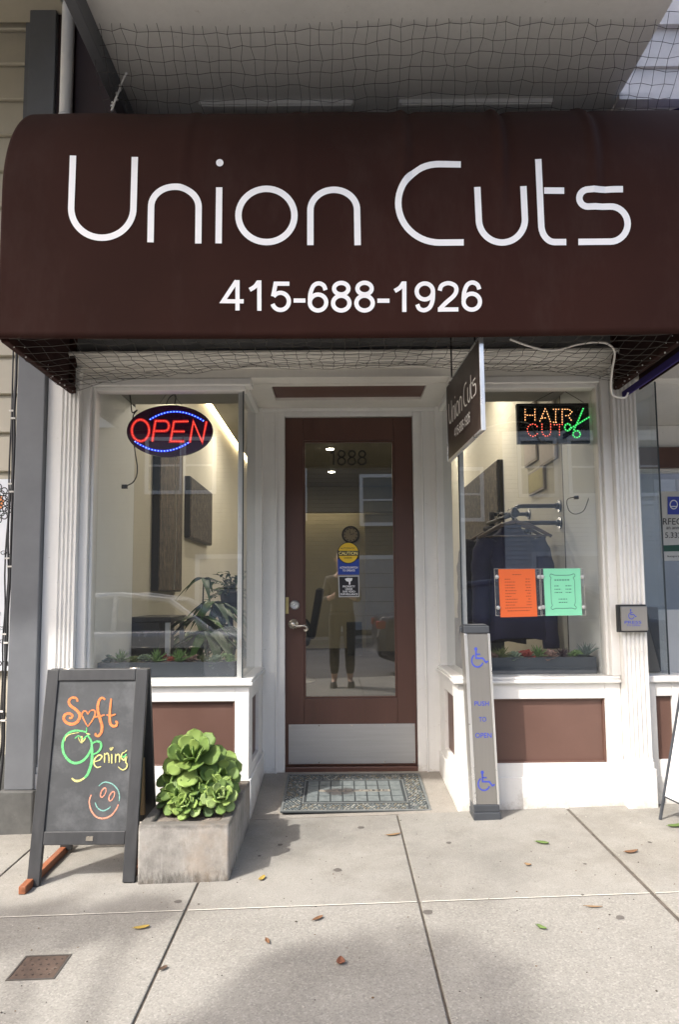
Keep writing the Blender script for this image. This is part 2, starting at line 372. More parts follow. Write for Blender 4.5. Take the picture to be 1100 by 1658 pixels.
# ================================================================ THE SHOP BUILDING
bld = thing('shop_building', 'white painted shop front with two bay windows and a recessed brown door', 'shop', (0, YF, 0))
W = M['white']
# bulkheads under the windows: boxes with a rebated brown panel, on the front and in the recess
def framed_wall(mb, X0, X1, Z0, Z1, px0, px1, pz0, pz1, place, depth=0.09):
    """a wall slab with a rectangular opening; place(u, d, z) maps width, depth, height"""
    def bx(u0, u1, z0, z1):
        vs = [place(u0,0,z0),place(u1,0,z0),place(u1,depth,z0),place(u0,depth,z0),place(u0,0,z1),place(u1,0,z1),place(u1,depth,z1),place(u0,depth,z1)]
        mb.add(vs, [(0,3,2,1),(4,5,6,7),(0,1,5,4),(1,2,6,5),(2,3,7,6),(3,0,4,7)])
    bx(X0, px0, Z0, Z1); bx(px1, X1, Z0, Z1); bx(px0, px1, Z0, pz0); bx(px0, px1, pz1, Z1)
fr = lambda u, d, z: (u, YF+d, z)
for (X0, X1, p0, p1) in ((-1.286, -0.455, -1.21, -0.527), (0.60, 1.429, 0.68, 1.349)):
    mb = MB(); framed_wall(mb, X0, X1, -0.12, 0.642, p0, p1, 0.247, 0.564, fr)
    o = mb.build('bulkhead', W, bld, bevel=0.003)
    mb = MB(); mb.box(p0+0.001, p1-0.001, YF+0.022, YF+0.05, 0.249, 0.563); mb.build('panel', M['brown_panel'], o)
    mb = MB()                                             # moulding round the panel
    for (a, b_, c_, d_) in ((p0-0.0, p1, 0.2445, 0.2545),(p0, p1, 0.5565, 0.5665)): mb.box(a+0.012, b_-0.012, YF+0.008, YF+0.02, c_, d_)
    for a in (p0, p1-0.01): mb.box(a, a+0.01, YF+0.008, YF+0.02, 0.2445, 0.5665)
    mb.build('panel_moulding', M['brown_panel'], o, bevel=0.002)
    mb = MB(); mb.box(X0-(0.0 if X0 < 0 else 0.011), X1+(0.011 if X1 < 0 else 0), YF-0.012, YF-0.001, -0.12, 0.182)
    mb.build('base_board', W, o, bevel=0.004)
    mb = MB()                                             # sill with a stepped nose, front and return
    e0, e1 = (X0, X1+0.02) if X1 < 0 else (X0-0.02, X1)
    mb.box(e0, e1, YF-0.022, YF+0.13, 0.6425, 0.660); mb.box(e0, e1-0.004 if X1 < 0 else e1, YF-0.014, YF+0.13, 0.6605, 0.675)
    mb.build('sill', W, o, bevel=0.005)
for sx, xw in ((1, -0.455), (-1, 0.60)):                  # returns in the recess
    mb = MB(); framed_wall(mb, YF+0.091, 4.1, -0.12, 0.642, YF+0.13, 3.93, 0.23, 0.56, lambda u, d, z: (xw-sx*d, u, z), 0.06)
    o = mb.build('recess_wall', W, bld, bevel=0.003)
    mb = MB(); mb.box(*sorted((xw-sx*0.02, xw-sx*0.045)), YF+0.131, 3.929, 0.232, 0.558); mb.build('panel', M['brown_panel'], o)
    mb = MB(); mb.box(*sorted((xw+sx*0.001, xw+sx*0.012)), YF-0.0, 4.099, -0.1, 0.182); mb.build('base_board', W, o, bevel=0.004)
    mb = MB(); mb.box(*sorted((xw+sx*0.020, xw-sx*0.10)), YF+0.131, 4.099, 0.6425, 0.660); mb.box(*sorted((xw+sx*0.014, xw-sx*0.10)), YF+0.131, 4.099, 0.6605, 0.675)
    mb.build('sill', W, o, bevel=0.005)
# pilasters with flutes
def fluted(name, x0, x1, f0, f1, nf, z0, z1, yb=YF, dep=0.05, parent=bld):
    y = yb-dep; prof = [(x0, yb+0.05), (x0, y)]
    wv = (f1-f0)/nf
    for k in range(nf):
        a = f0+k*wv; g = wv*0.62; s_ = a+(wv-g)/2
        for q in range(7): prof.append((s_+g*q/6, y+0.011*math.sin(math.pi*q/6)))
    prof += [(x1, y), (x1, yb+0.05)]
    mb = MB(); mb.prism(prof, lambda a, b_, t: (a, b_, t), z0, z1)
    o = mb.build(name, W, parent)
    mb = MB(); mb.box(x0-0.012, x1+0.012, y-0.016, yb-0.0005, -0.12, z0-0.045)
    mb.box(x0-0.006, x1+0.006, y-0.008, yb-0.0005, z0-0.0445, z0-0.013); mb.box(x0-0.003, x1+0.003, y-0.004, yb-0.0005, z0-0.0125, z0-0.0003)
    mb.build('plinth', W, o, bevel=0.004)
    return o
fluted('pilaster', -1.495, -1.334, -1.425, -1.340, 4, 0.275, 2.284)
fluted('pilaster', 1.432, 1.553, 1.440, 1.547, 5, 0.275, 2.284)
# windows: head, jambs, corner mullion, glass front and return
for sx, (a, b_), corner in ((1, (-1.334, -0.495), -0.495), (-1, (0.64, 1.432), 0.64)):
    wn_j = (a, a+0.045) if sx > 0 else (b_-0.045, b_)
    mb = MB()
    mb.box(*wn_j, YF-0.012, YF+0.09, 0.676, 2.236)                                    # jamb
    j2 = (wn_j[1]+0.0005, wn_j[1]+0.016) if sx > 0 else (wn_j[0]-0.016, wn_j[0]-0.0005)
    mb.box(*j2, YF+0.014, YF+0.09, 0.676, 2.2)
    hx = (wn_j[1]+0.0005, 0.0) if sx > 0 else (0.0, wn_j[0]-0.0005)
    h0, h1 = (wn_j[1]+0.0005, corner+0.045) if sx > 0 else (corner-0.045, wn_j[0]-0.0005)
    mb.box(h0, h1, YF-0.008, YF+0.09, 2.200, 2.236)                                   # head
    h0, h1 = (j2[1]+0.0005, corner+0.012) if sx > 0 else (corner-0.012, j2[0]-0.0005)
    mb.box(h0, h1, YF+0.016, YF+0.09, 2.178, 2.1995)
    fo = mb.build('window', W, bld, bevel=0.004)
    mb = MB(); c0, c1 = (corner-0.030, corner-0.004) if sx > 0 else (corner+0.004, corner+0.030)
    mb.box(c0, c1, YF+0.05, YF+0.075, 0.676, 2.178); mb.build('corner_post', W, fo, bevel=0.003)
    mb = MB(); c0, c1 = (corner-0.004, corner+0.002) if sx > 0 else (corner-0.002, corner+0.004)
    mb.box(c0, c1, YF+0.038, YF+0.046, 0.676, 2.178); mb.build('corner_seal', M['gasket'], fo)
    p0, p1 = (j2[1], corner-0.0045) if sx > 0 else (corner+0.0045, j2[0])
    mb = MB(); mb.quad((p0,YF+0.045,0.676),(p1,YF+0.045,0.676),(p1,YF+0.045,2.178),(p0,YF+0.045,2.178)); mb.build('pane', M['glass'], fo)
    mb = MB(); mb.quad((corner,YF+0.05,0.676),(corner,4.055,0.676),(corner,4.055,2.2),(corner,YF+0.05,2.2)); mb.build('side_pane', M['side_glass'], fo)
    mb = MB()
    mb.box(*sorted((corner-sx*0.05, corner+sx*0.0415)), 4.055, 4.0995, 0.676, 2.234)
    mb.box(*sorted((corner-sx*0.03, corner+sx*0.022)), YF+0.091, 4.054, 2.2005, 2.234); mb.build('side_frame', W, fo, bevel=0.003)
# header: frieze, bead, cornice, fascia
mb = MB(); mb.box(-1.332, 1.43, YF-0.004, YF+0.1, 2.2365, 2.284); mb.build('frieze', M['cream'], bld, bevel=0.002)
prof = [(a, 2.2845+(z-2.2845)*0.72) for a, z in ((YF+0.1, 2.2845), (YF-0.02, 2.2845), (YF-0.024, 2.292), (YF-0.020, 2.299), (YF-0.030, 2.300), (YF-0.034, 2.318), (YF-0.046, 2.333), (YF-0.050, 2.345), (YF-0.062, 2.350), (YF-0.066, 2.366), (YF-0.074, 2.372), (YF-0.074, 2.388), (YF+0.1, 2.388))]
mb = MB(); mb.prism(prof, lambda a, b_, t: (t, a, b_), -1.52, 1.575); mb.build('cornice', M['cream'], bld)
mb = MB(); mb.box(-1.52, 1.57, YF-0.03, YF+0.1, 2.3595, 3.52); mb.build('fascia', M['grey_fascia'], bld)
# soffit of the recess with its brown panel
mb = MB()
sx0, sx1, sy0, sy1 = -0.358, 0.494, 3.645, 3.915
mb.box(-0.53, 0.675, YF+0.101, sy0, 2.235, 2.27); mb.box(-0.53, 0.675, sy1, 4.12, 2.235, 2.27); mb.box(-0.53, sx0, sy0+0.0002, sy1-0.0002, 2.235, 2.27); mb.box(sx1, 0.675, sy0+0.0002, sy1-0.0002, 2.235, 2.27)
so = mb.build('soffit', M['cream'], bld)
mb = MB(); mb.box(sx0, sx1, sy0, sy1, 2.252, 2.262); mb.build('panel', M['brown_panel'], so)
# door wall: casing
mb = MB()
mb.box(-0.4555, -0.372, 4.10, 4.2, -0.02, 2.234); mb.box(-0.3715, -0.322, 4.112, 4.2, -0.02, 2.234); mb.box(0.466, 0.5195, 4.112, 4.2, -0.02, 2.234); mb.box(0.520, 0.6045, 4.10, 4.2, -0.02, 2.234)
mb.box(-0.3215, 0.4655, 4.112, 4.2, 2.192, 2.234); mb.box(-0.47, 0.62, 4.072, 4.0995, 2.214, 2.2345)
for x in (-0.3735, 0.5205): mb.box(x-0.005, x+0.005, 4.094, 4.0998, -0.02, 2.213)
dc = mb.build('door_casing', W, bld, bevel=0.003)
# the door
door_m = MB(); y0, y1 = 4.140, 4.184
door_m.box(-0.3205, -0.209, y0, y1, 0.088, 2.190); door_m.box(0.351, 0.4645, y0, y1, 0.088, 2.190)
door_m.box(-0.2088, 0.3508, y0, y1, 2.046, 2.190); door_m.box(-0.2088, 0.3508, y0, y1, 0.088, 0.478)
door = door_m.build('door', M['door_brown'], bld, bevel=0.003)
door['label'] = 'brown painted glazed door with lever handle and steel kick plate'
mb = MB()
for (a, b_, c_, d_) in ((-0.2085,-0.198,0.478,2.046),(0.340,0.3505,0.478,2.046),(-0.1978,0.3398,0.4785,0.489),(-0.1978,0.3398,2.035,2.0455)): mb.box(a, b_, y0+0.006, y0+0.028, c_, d_)
mb.build('glazing_bead', M['door_brown'], door, bevel=0.002)
mb = MB(); mb.quad((-0.199,4.160,0.488),(0.341,4.160,0.488),(0.341,4.160,2.036),(-0.199,4.160,2.036)); mb.build('pane', M['door_glass'], door)
mb = MB(); mb.box(-0.302, 0.452, y0-0.0035, y0-0.0005, 0.098, 0.328)
kp = mb.build('kick_plate', M['steel'], door, bevel=0.001)
mb = MB()
for x in (-0.293, -0.12, 0.075, 0.27, 0.443):
    for z in (0.106, 0.320): mb.lathe([(0.004,0),(0.004,0.001),(0.0025,0.002)], (x, y0-0.0035, z), (0,-1,0), 8)
mb.build('screw', M['nickel'], kp)
mb = MB(); mb.lathe([(0.030,0),(0.030,0.004),(0.026,0.011),(0.021,0.015),(0.019,0.015),(0.018,0.012),(0.004,0.012),(0.003,0.014)], (-0.264, y0, 1.036), (0,-1,0), 24); mb.build('deadbolt', M['steel'], door, True)
mb = MB(); mb.lathe([(0.031,0),(0.031,0.003),(0.026,0.008),(0.013,0.012),(0.012,0.045),(0.015,0.047),(0.015,0.056),(0.010,0.060)], (-0.272, y0, 0.922), (0,-1,0), 24)
lp = [(-0.272,0.922),(-0.255,0.913),(-0.235,0.9115),(-0.215,0.914),(-0.200,0.911),(-0.190,0.902),(-0.188,0.891),(-0.194,0.884),(-0.202,0.886),(-0.203,0.893)]
lp = smooth(lp, 4); mb.tube([(a, y0-0.052, b_) for a, b_ in lp], [lerp(0.0085, 0.0055, i/(len(lp)-1)) for i in range(len(lp))], 10); mb.build('lever_handle', M['nickel'], door, True)
mb = MB(); mb.box(-0.3195, -0.300, y0-0.004, y0-0.0005, 0.984, 1.084); mb.build('latch_guard', M['brass'], door, bevel=0.002)
mb = MB(); mb.box(-0.3215, 0.4655, 4.115, 4.20, 0.04, 0.084); mb.build('threshold', M['door_brown'], dc, bevel=0.004)
# house number on the glass
fng = lambda x, y: at(x, y, 4.1585)
mb = MB(); mb.ribbon([(536.5,735),(540.5,729.5),(540.5,752.5)], 2.6, fng)
for cx in (553.3, 570.0, 586.7):
    for (cy, rx, ry) in ((735.0, 5.2, 5.2), (746.6, 6.1, 5.9)): mb.ribbon([(cx+rx*math.cos(2*math.pi*k/24), cy+ry*math.sin(2*math.pi*k/24)) for k in range(24)], 2.2, fng, closed=True)
mb.build('house_number', M['black_ink'], door)

# ---------------- stickers on the door glass
M['yellow'] = mat('yellow_vinyl', (0.75, 0.50, 0.03), 0.4, var=0.04); M['blue'] = mat('blue_vinyl', (0.018, 0.055, 0.32), 0.4, var=0.05)
M['grey_ink'] = mat('grey_vinyl', (0.45, 0.45, 0.45), 0.5, var=0.05)
M['sticker_black'] = mat('black_vinyl', (0.015, 0.015, 0.018), 0.4, var=0.1)
def layer(dy): return lambda x, y: at(x, y, 4.1590-dy)
st = thing('caution_sticker', 'yellow and blue caution sticker reading automatic door on the door glass', 'sticker', at(564, 930, 4.155))
mb = MB(); q = layer(0.001); mb.quad(q(547,903), q(582,903), q(582,930.5), q(547.5,930.5)); mb.build('blue_field', M['blue'], st)
mb = MB(); q = layer(0.0016); mb.disc2(564.2, 895.2, 17.4, 17.4, q, 36); mb.quad(q(546.8,891), q(582.0,891), q(582.0,905), q(546.9,905)); mb.build('black_field', M['sticker_black'], st)
mb = MB(); mb.disc2(564.2, 895.2, 16.2, 16.2, layer(0.0022), 36); mb.build('yellow_disc', M['yellow'], st)
mb = MB(); q = layer(0.0028); mb.quad(q(546.9,891.8), q(582,891.8), q(582,899.8), q(546.9,899.8)); mb.build('band', M['sticker_black'], st)
mb = MB(); text_mesh(mb, 'CAUTION', layer(0.0034), 548.8, 579.4, 893.2, 898.4, weight=0.02); mb.build('caution_lettering', mat('yellow_letter', (0.85,0.72,0.25), 0.5), st)
mb = MB(); text_mesh(mb, 'AUTOMATIC', layer(0.0034), 551.6, 575.4, 886.2, 889.3); text_mesh(mb, 'DOOR', layer(0.0034), 557.8, 570.4, 901.8, 904.8); mb.build('small_lettering', M['sticker_black'], st)
mb = MB(); text_mesh(mb, 'ACTIVATE SWITCH', layer(0.0034), 550.3, 579.4, 917.3, 920.6, weight=0.02); text_mesh(mb, 'TO OPERATE', layer(0.0034), 555, 575, 922.1, 925.3, weight=0.02); mb.build('white_lettering', M['white_ink'], st)
st = thing('surveillance_sticker', 'black square video surveillance sticker with a white camera on the door glass', 'sticker', at(565, 967, 4.155))
mb = MB(); q = layer(0.001); mb.quad(q(547.8,932.2), q(581.8,931.8), q(582.6,966.4), q(549,967)); mb.build('border', M['grey_ink'], st)
mb = MB(); q = layer(0.0016); mb.quad(q(549.5,934), q(580.2,933.6), q(580.9,964.8), q(550.6,965.3)); mb.build('black_field', M['sticker_black'], st)
mb = MB(); q = layer(0.0022); mb.add([q(*p) for p in ((558.6,937.2),(563,935.8),(571.2,936),(570.2,940),(567.8,941.6),(567.5,946.6),(565.4,946.6),(564.9,942),(561,941))], [tuple(range(9))]); mb.build('camera_symbol', M['white_ink'], st)
mb = MB()
for t, a, b_, y_ in (('PROPERTY',555.2,575.4,948),('UNDER',559.5,571.5,952.2),('SAFE VIDEO-',555,576.4,956.2),('SURVEILLANCE',551.6,579.6,960.4)): text_mesh(mb, t, layer(0.0022), a, b_, y_, y_+3.2, weight=0.02)
mb.build('lettering', M['white_ink'], st)

# ---------------- upper storey: the bay that juts out above the awning
BZ = 3.64
mb = MB()
xl, xr = -1.06, 1.465
mb.box(xl, xr, 1.83, 3.47, BZ, BZ+0.05)  # depth extended so that the overhang shades the awning
bay = mb.build('bay_soffit', W, bld)
mb = MB(); mb.box(xl-0.01, xr+0.01, 1.74, 1.829, BZ-0.035, 7.2); mb.build('bay_front', W, bld, bevel=0.006)
mb = MB(); mb.box(xl-0.05, xl-0.0005, 1.83, 3.468, BZ-0.10, 7.2); mb.build('bay_side_board', mat('slate_trim_paint', (0.10,0.105,0.115), 0.55), bld, bevel=0.004)
for xa, xb in ((-0.70, 0.095), (0.335, 1.13)):
    mb = MB(); mb.box(xa, xb, 3.30, 3.345, BZ-0.022, BZ-0.0005); mb.box(xa+0.01, xb-0.01, 3.305, 3.34, BZ-0.03, BZ-0.0225); mb.build('soffit_vent_strip', W, bay, bevel=0.002)
mb = MB(); mb.box(xr+0.012, 2.6, 3.30, 3.5, 3.0, 6.2); mb.box(xr+0.012, 2.6, 3.285, 3.299, 3.80, 3.83); mb.box(xr+0.012, 2.6, 3.27, 3.299, 4.02, 4.07); mb.box(xr-0.02, 2.6, 3.24, 3.299, 3.585, 3.62); mb.build('upper_wall', mat('lilac_white_paint', (0.60,0.57,0.57), 0.5), bld)
mb = MB(); mb.box(-1.497, -1.02, 3.445, 3.52, 3.3, 6.2); mb.box(-1.385, -1.02, 3.435, 3.4445, 3.545, 3.552); mb.build('upper_siding', mat('dark_maroon_siding', (0.028,0.010,0.009), 0.5, bmp=0.1), bld)
mb = MB(); mb.tube([(-1.425,3.40,3.2),(-1.425,3.40,6.2)], 0.033, 16); mb.lathe([(0.038,0),(0.038,0.03)], (-1.425,3.40,3.60), (0,0,1), 16)
mb.build('downpipe', W, bld, True)
mb = MB(); mb.box(-1.2, 1.62, 3.475, 3.6, 3.3, 6.2); mb.build('upper_wall', M['cream'], bld)

# ================================================================ INSIDE THE SHOP
M['wall_in'] = mat('warm_interior_wall', (0.60, 0.565, 0.475), 0.7, var=0.06, scale=2, bmp=0.08, bscale=80, bdist=0.002)
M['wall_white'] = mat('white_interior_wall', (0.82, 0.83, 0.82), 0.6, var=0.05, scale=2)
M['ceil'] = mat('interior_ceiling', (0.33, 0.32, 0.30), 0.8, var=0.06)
M['floor'] = mat('interior_floor', (0.05, 0.046, 0.042), 0.6, var=0.2, scale=2)
M['warm_lamp'] = emit('warm_lamp_glow', (1.0, 0.80, 0.48), 4.5)
M['spot_lamp'] = emit('spot_lamp_glow', (1.0, 0.90, 0.74), 30.0)
XL, XR, ZC, YB = -1.335, 1.375, 3.035, 13.2
mb = MB(); mb.box(-1.29, XR, 4.2005, YB, 0.0, 0.066); mb.box(-1.334, -0.515, 3.592, 4.2, 0.0, 0.60); mb.box(0.66, 1.43, 3.592, 4.2, 0.0, 0.60); struct(mb.build('floor', M['floor']))
mb = MB(); mb.box(XL-0.1, XL, 4.31, YB, 0.0, 3.3); struct(mb.build('wall_left', M['wall_in']))
mb = MB(); mb.box(XR, XR+0.1, 4.10, YB, 0.0, 3.3); struct(mb.build('wall_right', M['wall_in']))
mb = MB(); mb.box(XL, XR, YB, YB+0.1, 0.0, 3.3); struct(mb.build('wall_back', M['wall_in']))
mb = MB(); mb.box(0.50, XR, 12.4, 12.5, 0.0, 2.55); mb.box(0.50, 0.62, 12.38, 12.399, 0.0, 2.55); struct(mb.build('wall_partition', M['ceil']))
mb = MB(); mb.box(XL, XR, 12.2, 12.35, 2.575, ZC); struct(mb.build('ceiling_beam', M['ceil']))
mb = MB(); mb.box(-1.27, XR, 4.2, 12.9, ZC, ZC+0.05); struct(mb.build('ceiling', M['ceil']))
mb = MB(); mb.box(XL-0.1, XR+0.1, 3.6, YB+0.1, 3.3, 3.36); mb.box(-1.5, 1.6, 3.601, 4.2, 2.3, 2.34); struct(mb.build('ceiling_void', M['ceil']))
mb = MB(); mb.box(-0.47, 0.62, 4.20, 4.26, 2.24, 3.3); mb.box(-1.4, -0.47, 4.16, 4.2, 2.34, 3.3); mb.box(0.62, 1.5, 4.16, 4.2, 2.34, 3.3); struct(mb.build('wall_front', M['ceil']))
for sx, x0, x1, yb in ((1, -1.36, -1.292, 4.28), (-1, 1.372, 1.43, 4.08)):
    mb = MB(); mb.box(x0, x1, 3.592, yb, 0.6, 2.30); struct(mb.build('wall_return', M['wall_white']))
mb = MB(); mb.box(XL, -1.300, 4.281, 4.309, 0.07, 3.0); struct(mb.build('wall_gap', M['black']))
mb = MB(); mb.box(1.373, XR+0.03, 4.081, 4.099, 0.07, 3.0); struct(mb.build('wall_gap', M['black']))
# lamps inside: the cove along the left wall and the back wall, spots in the ceiling
cv = thing('cove_light', 'warm strip of cove light along the top of the left wall', 'light', (-1.30, 8, ZC))
mb = MB(); mb.box(-1.333, -1.275, 5.2, 12.0, ZC+0.005, ZC+0.02); mb.build('light_strip', M['warm_lamp'], cv)
cv = thing('cove_light', 'warm cove light glowing above the back wall behind the door', 'light', (-0.4, 12.8, 2.7))
mb = MB(); mb.box(-1.25, 0.48, 12.86, 12.9, 2.72, 2.76); mb.build('light_strip', M['warm_lamp'], cv)
def area(name, loc, size, power, col, rot=(0,0,0)):
    l = bpy.data.lights.new(name, 'AREA'); l.energy = power; l.size = size; l.color = col; l.shape = 'DISK'
    o = bpy.data.objects.new(name, l); C.objects.link(o); o.location = loc; o.rotation_euler = rot; return o
WARM = (1.0, 0.89, 0.72)
def spot(x, y, label, power):
    t = thing('ceiling_spot', label, 'ceiling light', (x, y, ZC), 'spots in the shop ceiling')
    mb = MB(); mb.lathe([(0.075,0),(0.075,-0.012),(0.06,-0.016)], (x, y, ZC), (0,0,1), 20); mb.build('trim_ring', M['white'], t, True)
    mb = MB(); mb.lathe([(0.052,-0.0165),(0.052,-0.020)], (x, y, ZC), (0,0,1), 20); mb.build('lens', M['spot_lamp'], t)
    l = area('spot_light', (x, y, ZC-0.03), 0.1, power, WARM); l.parent = t; l.location = (0, 0, -0.03)
spot(-0.09, 8.9, 'round ceiling spot seen above the house number through the door', 3.5)
spot(-0.09, 10.6, 'round ceiling spot seen below the house number through the door', 3.5)
spot(-0.85, 5.3, 'ceiling spot over the plants in the left window', 5)
spot(-0.85, 7.2, 'ceiling spot over the dark artwork on the left wall', 7)
spot(0.95, 5.5, 'ceiling spot over the clothes rail on the right', 7)
spot(0.95, 7.6, 'ceiling spot over the dark artwork on the right wall', 9)
# artwork
def art(name, label, X, y0, y1, z0, z1, sx, m, edge):
    t = thing(name, label, 'artwork', (X, (y0+y1)/2, z0))
    mb = MB(); mb.box(*sorted((X, X+sx*0.05)), y0, y1, z0, z1); mb.build('canvas_edge', edge, t, bevel=0.004)
    mb = MB(); mb.box(*sorted((X+sx*0.0505, X+sx*0.056)), y0+0.01, y1-0.01, z0+0.01, z1-0.01); mb.build('picture', m, t)
def bark(name, base, hi, sc):
    m, nt, b = nodes_of(name)
    f = noise(nt, 8, 6, 0.8, sc=sc)
    nt.links.new(ramp(nt, f, [(0.42, base), (0.55, mul(hi, 0.5)), (0.68, hi)]), b.inputs['Base Color']); b.inputs['Roughness'].default_value = 0.75
    return m
M['art1'] = bark('streaked_dark_picture', (0.022,0.018,0.019), (0.24,0.18,0.12), (1, 7, 2.0)); M['art2'] = bark('flecked_dark_picture', (0.022,0.020,0.021), (0.20,0.16,0.12), (1, 7, 2.6))
art('wall_art', 'tall narrow dark panel artwork hanging below the oval sign', XL, 4.86, 5.58, 1.13, 2.36, 1, M['art1'], M['black'])
art('wall_art', 'square dark textured artwork on the cream left wall by the light strip', XL, 5.88, 6.90, 1.60, 2.14, 1, M['art2'], M['black'])
art('wall_art', 'large dark canvas on the right wall behind the clothes rail', XR, 5.55, 7.05, 1.45, 2.20, -1, M['art2'], M['black'])
M['cert_frame'] = mat('certificate_frame', (0.42,0.37,0.31), 0.6)
for i, (ya, yb, za, zb, lab) in enumerate(((4.16, 4.50, 1.93, 2.32, 'pale framed certificate highest on the right wall'), (4.56, 4.86, 2.00, 2.42, 'pale framed certificate behind the scissors sign'), (4.42, 4.78, 1.78, 1.94, 'small yellowed framed certificate lowest on the right wall'))):
    t = thing('certificate', lab, 'certificate', (XR, ya, za), 'framed certificates on the right wall')
    mb = MB(); mb.box(XR-0.018, XR-0.0005, ya, yb, za, zb); mb.build('frame', M['cert_frame'], t, bevel=0.002)
    mb = MB(); mb.box(XR-0.020, XR-0.0182, ya+0.015, yb-0.015, za+0.015, zb-0.015); mb.build('sheet', mat('certificate_paper', [(0.60,0.53,0.48),(0.58,0.51,0.46),(0.50,0.44,0.24)][i], 0.7), t)
# clock
ck = thing('wall_clock', 'round dark rimmed wall clock on the back wall above the caution sticker', 'clock', (0.24, YB-0.03, 2.25))
cc = at(568, 865.5, YB-0.04)
mb = MB(); mb.tube([cc+Vector((0.155*math.cos(2*math.pi*k/32), 0, 0.155*math.sin(2*math.pi*k/32))) for k in range(32)], 0.017, 8, closed=True); mb.build('rim', M['black'], ck, True)
mb = MB(); mb.lathe([(0.15,0),(0.15,0.01)], cc+Vector((0,0.02,0)), (0,-1,0), 32); mb.build('dial', mat('clock_dial', (0.36,0.31,0.25), 0.6), ck)
mb = MB()
for k in range(12):
    a = 2*math.pi*k/12; mb.box(-0.009, 0.009, -0.002, 0.002, -0.013, 0.013, 0, Matrix.Translation(cc+Vector((0.118*math.sin(a), 0.005, 0.118*math.cos(a)))))
mb.build('numerals', M['black'], ck)
mb = MB(); mb.tube([cc+Vector((0,0.003,0)), cc+Vector((0.075,0.003,0.02))], 0.005, 5); mb.tube([cc+Vector((0,0.002,0)), cc+Vector((-0.02,0.002,0.095))], 0.004, 5); mb.build('hands', M['black'], ck)
# salon chair seen through the door
sc_ = thing('salon_chair', 'black salon chair standing inside behind the door handle', 'chair', (-0.52, 8.2, 0.066))
mb = MB(); mb.box(-0.82,-0.34,7.95,8.45,0.50,0.60); mb.build('seat', M['black'], sc_, bevel=0.03)
mb = MB(); mb.prism([(-0.36,0.58),(-0.28,0.58),(-0.17,1.16),(-0.21,1.18),(-0.26,1.16)], lambda a, b_, t: (a, t, b_), 7.97, 8.43); mb.build('backrest', M['black'], sc_, bevel=0.02)
for y in (7.92, 8.44):
    mb = MB(); mb.tube(smooth([(-0.34,y,0.62),(-0.40,y,0.78),(-0.60,y,0.80),(-0.78,y,0.76),(-0.80,y,0.58)], 4), 0.022, 8); mb.build('armrest', M['black'], sc_, True)
mb = MB(); mb.lathe([(0.28,0),(0.28,0.02),(0.05,0.05),(0.045,0.42)], (-0.56,8.2,0.067), (0,0,1), 24); mb.build('pedestal', M['steel'], sc_, True)
mb = MB(); mb.box(0.14, 0.40, 11.6, 11.9, 0.067, 0.62); mb.box(0.15, 0.39, 11.594, 11.5995, 0.10, 0.34); mb.box(0.15, 0.39, 11.594, 11.5995, 0.35, 0.60)
tag(mb.build('reflected_bag_block', M['dark_grey'], bevel=0.006), 'small dark grey cabinet by the back wall in place of a reflected bag', 'block')  # box added in place of the bag reflected in the door
mb = MB(); mb.box(XL+0.001, XL+0.06, 9.9, 10.9, 0.90, 1.75); tag(mb.build('wall_mirror', M['black'], bevel=0.01), 'dark framed mirror on the left wall seen through the door', 'mirror')
# side table by the left window
tb = thing('side_table', 'narrow dark console table inside the left window', 'table', (-1.18, 4.55, 0.066))
mb = MB(); mb.box(-1.325,-1.06,4.33,4.78,0.93,0.965); mb.build('tabletop', M['black'], tb, bevel=0.006)
mb = MB(); mb.box(-1.325,-1.14,4.36,4.76,0.07,0.9295); mb.build('carcass', M['black'], tb)
for x, y in ((-1.085,4.36),(-1.085,4.75)):
    mb = MB(); mb.box(x-0.014,x+0.014,y-0.014,y+0.014,0.067,0.9298); mb.build('leg', M['white'], tb)
# indoor foliage
def leafmat(name, col, var=0.3, rough=0.45):
    m, nt, b = nodes_of(name)
    nt.links.new(ramp(nt, noise(nt, 9, 4, 0.6), [(0.3, mul(col, 1-var)), (0.7, mul(col, 1+var))]), b.inputs['Base Color'])
    b.inputs['Roughness'].default_value = rough; b.inputs['Subsurface Weight'].default_value = 0.0; return m
M['leaf_dark'] = leafmat('dark_indoor_leaf', (0.030, 0.085, 0.020)); M['leaf_mid'] = leafmat('mid_indoor_leaf', (0.060, 0.155, 0.030))
M['stem'] = mat('plant_stem', (0.09, 0.085, 0.04), 0.7)
def blade(mb, o, d, L, wd, droop, mi=0, n=7, up=Vector((0,0,1)), fold=0.18, tipw=0.5):
    o = Vector(o); d = Vector(d).normalized(); side = d.cross(up)
    side = side.normalized() if side.length > 1e-4 else Vector((1,0,0))
    def f(u, v):
        t = v; c = o + d*(L*t) - up*(droop*L*t*t)
        wv = wd*math.sin(math.pi*min(1, 0.04+0.96*t**tipw))*1.0 if t < 1 else 0.0
        s = (u-0.5)*2
        return c + side*(s*wv/2) + up*(abs(s)*wv*fold)
    mb.grid(f, 2, n, mi)
pl = thing('palmate_plant', 'large potted plant with drooping palmate leaves behind the left window box', 'plant', (-1.0, 4.95, 0.066))
mb = MB(); mb.lathe([(0.11,0.0),(0.15,0.28),(0.16,0.30),(0.14,0.30),(0.13,0.27)], (-0.98,4.95,0.067), (0,0,1), 24); mb.build('pot', M['dark_grey'], pl, True)
st_m = MB(); lf = MB(); rr = random.Random(3)
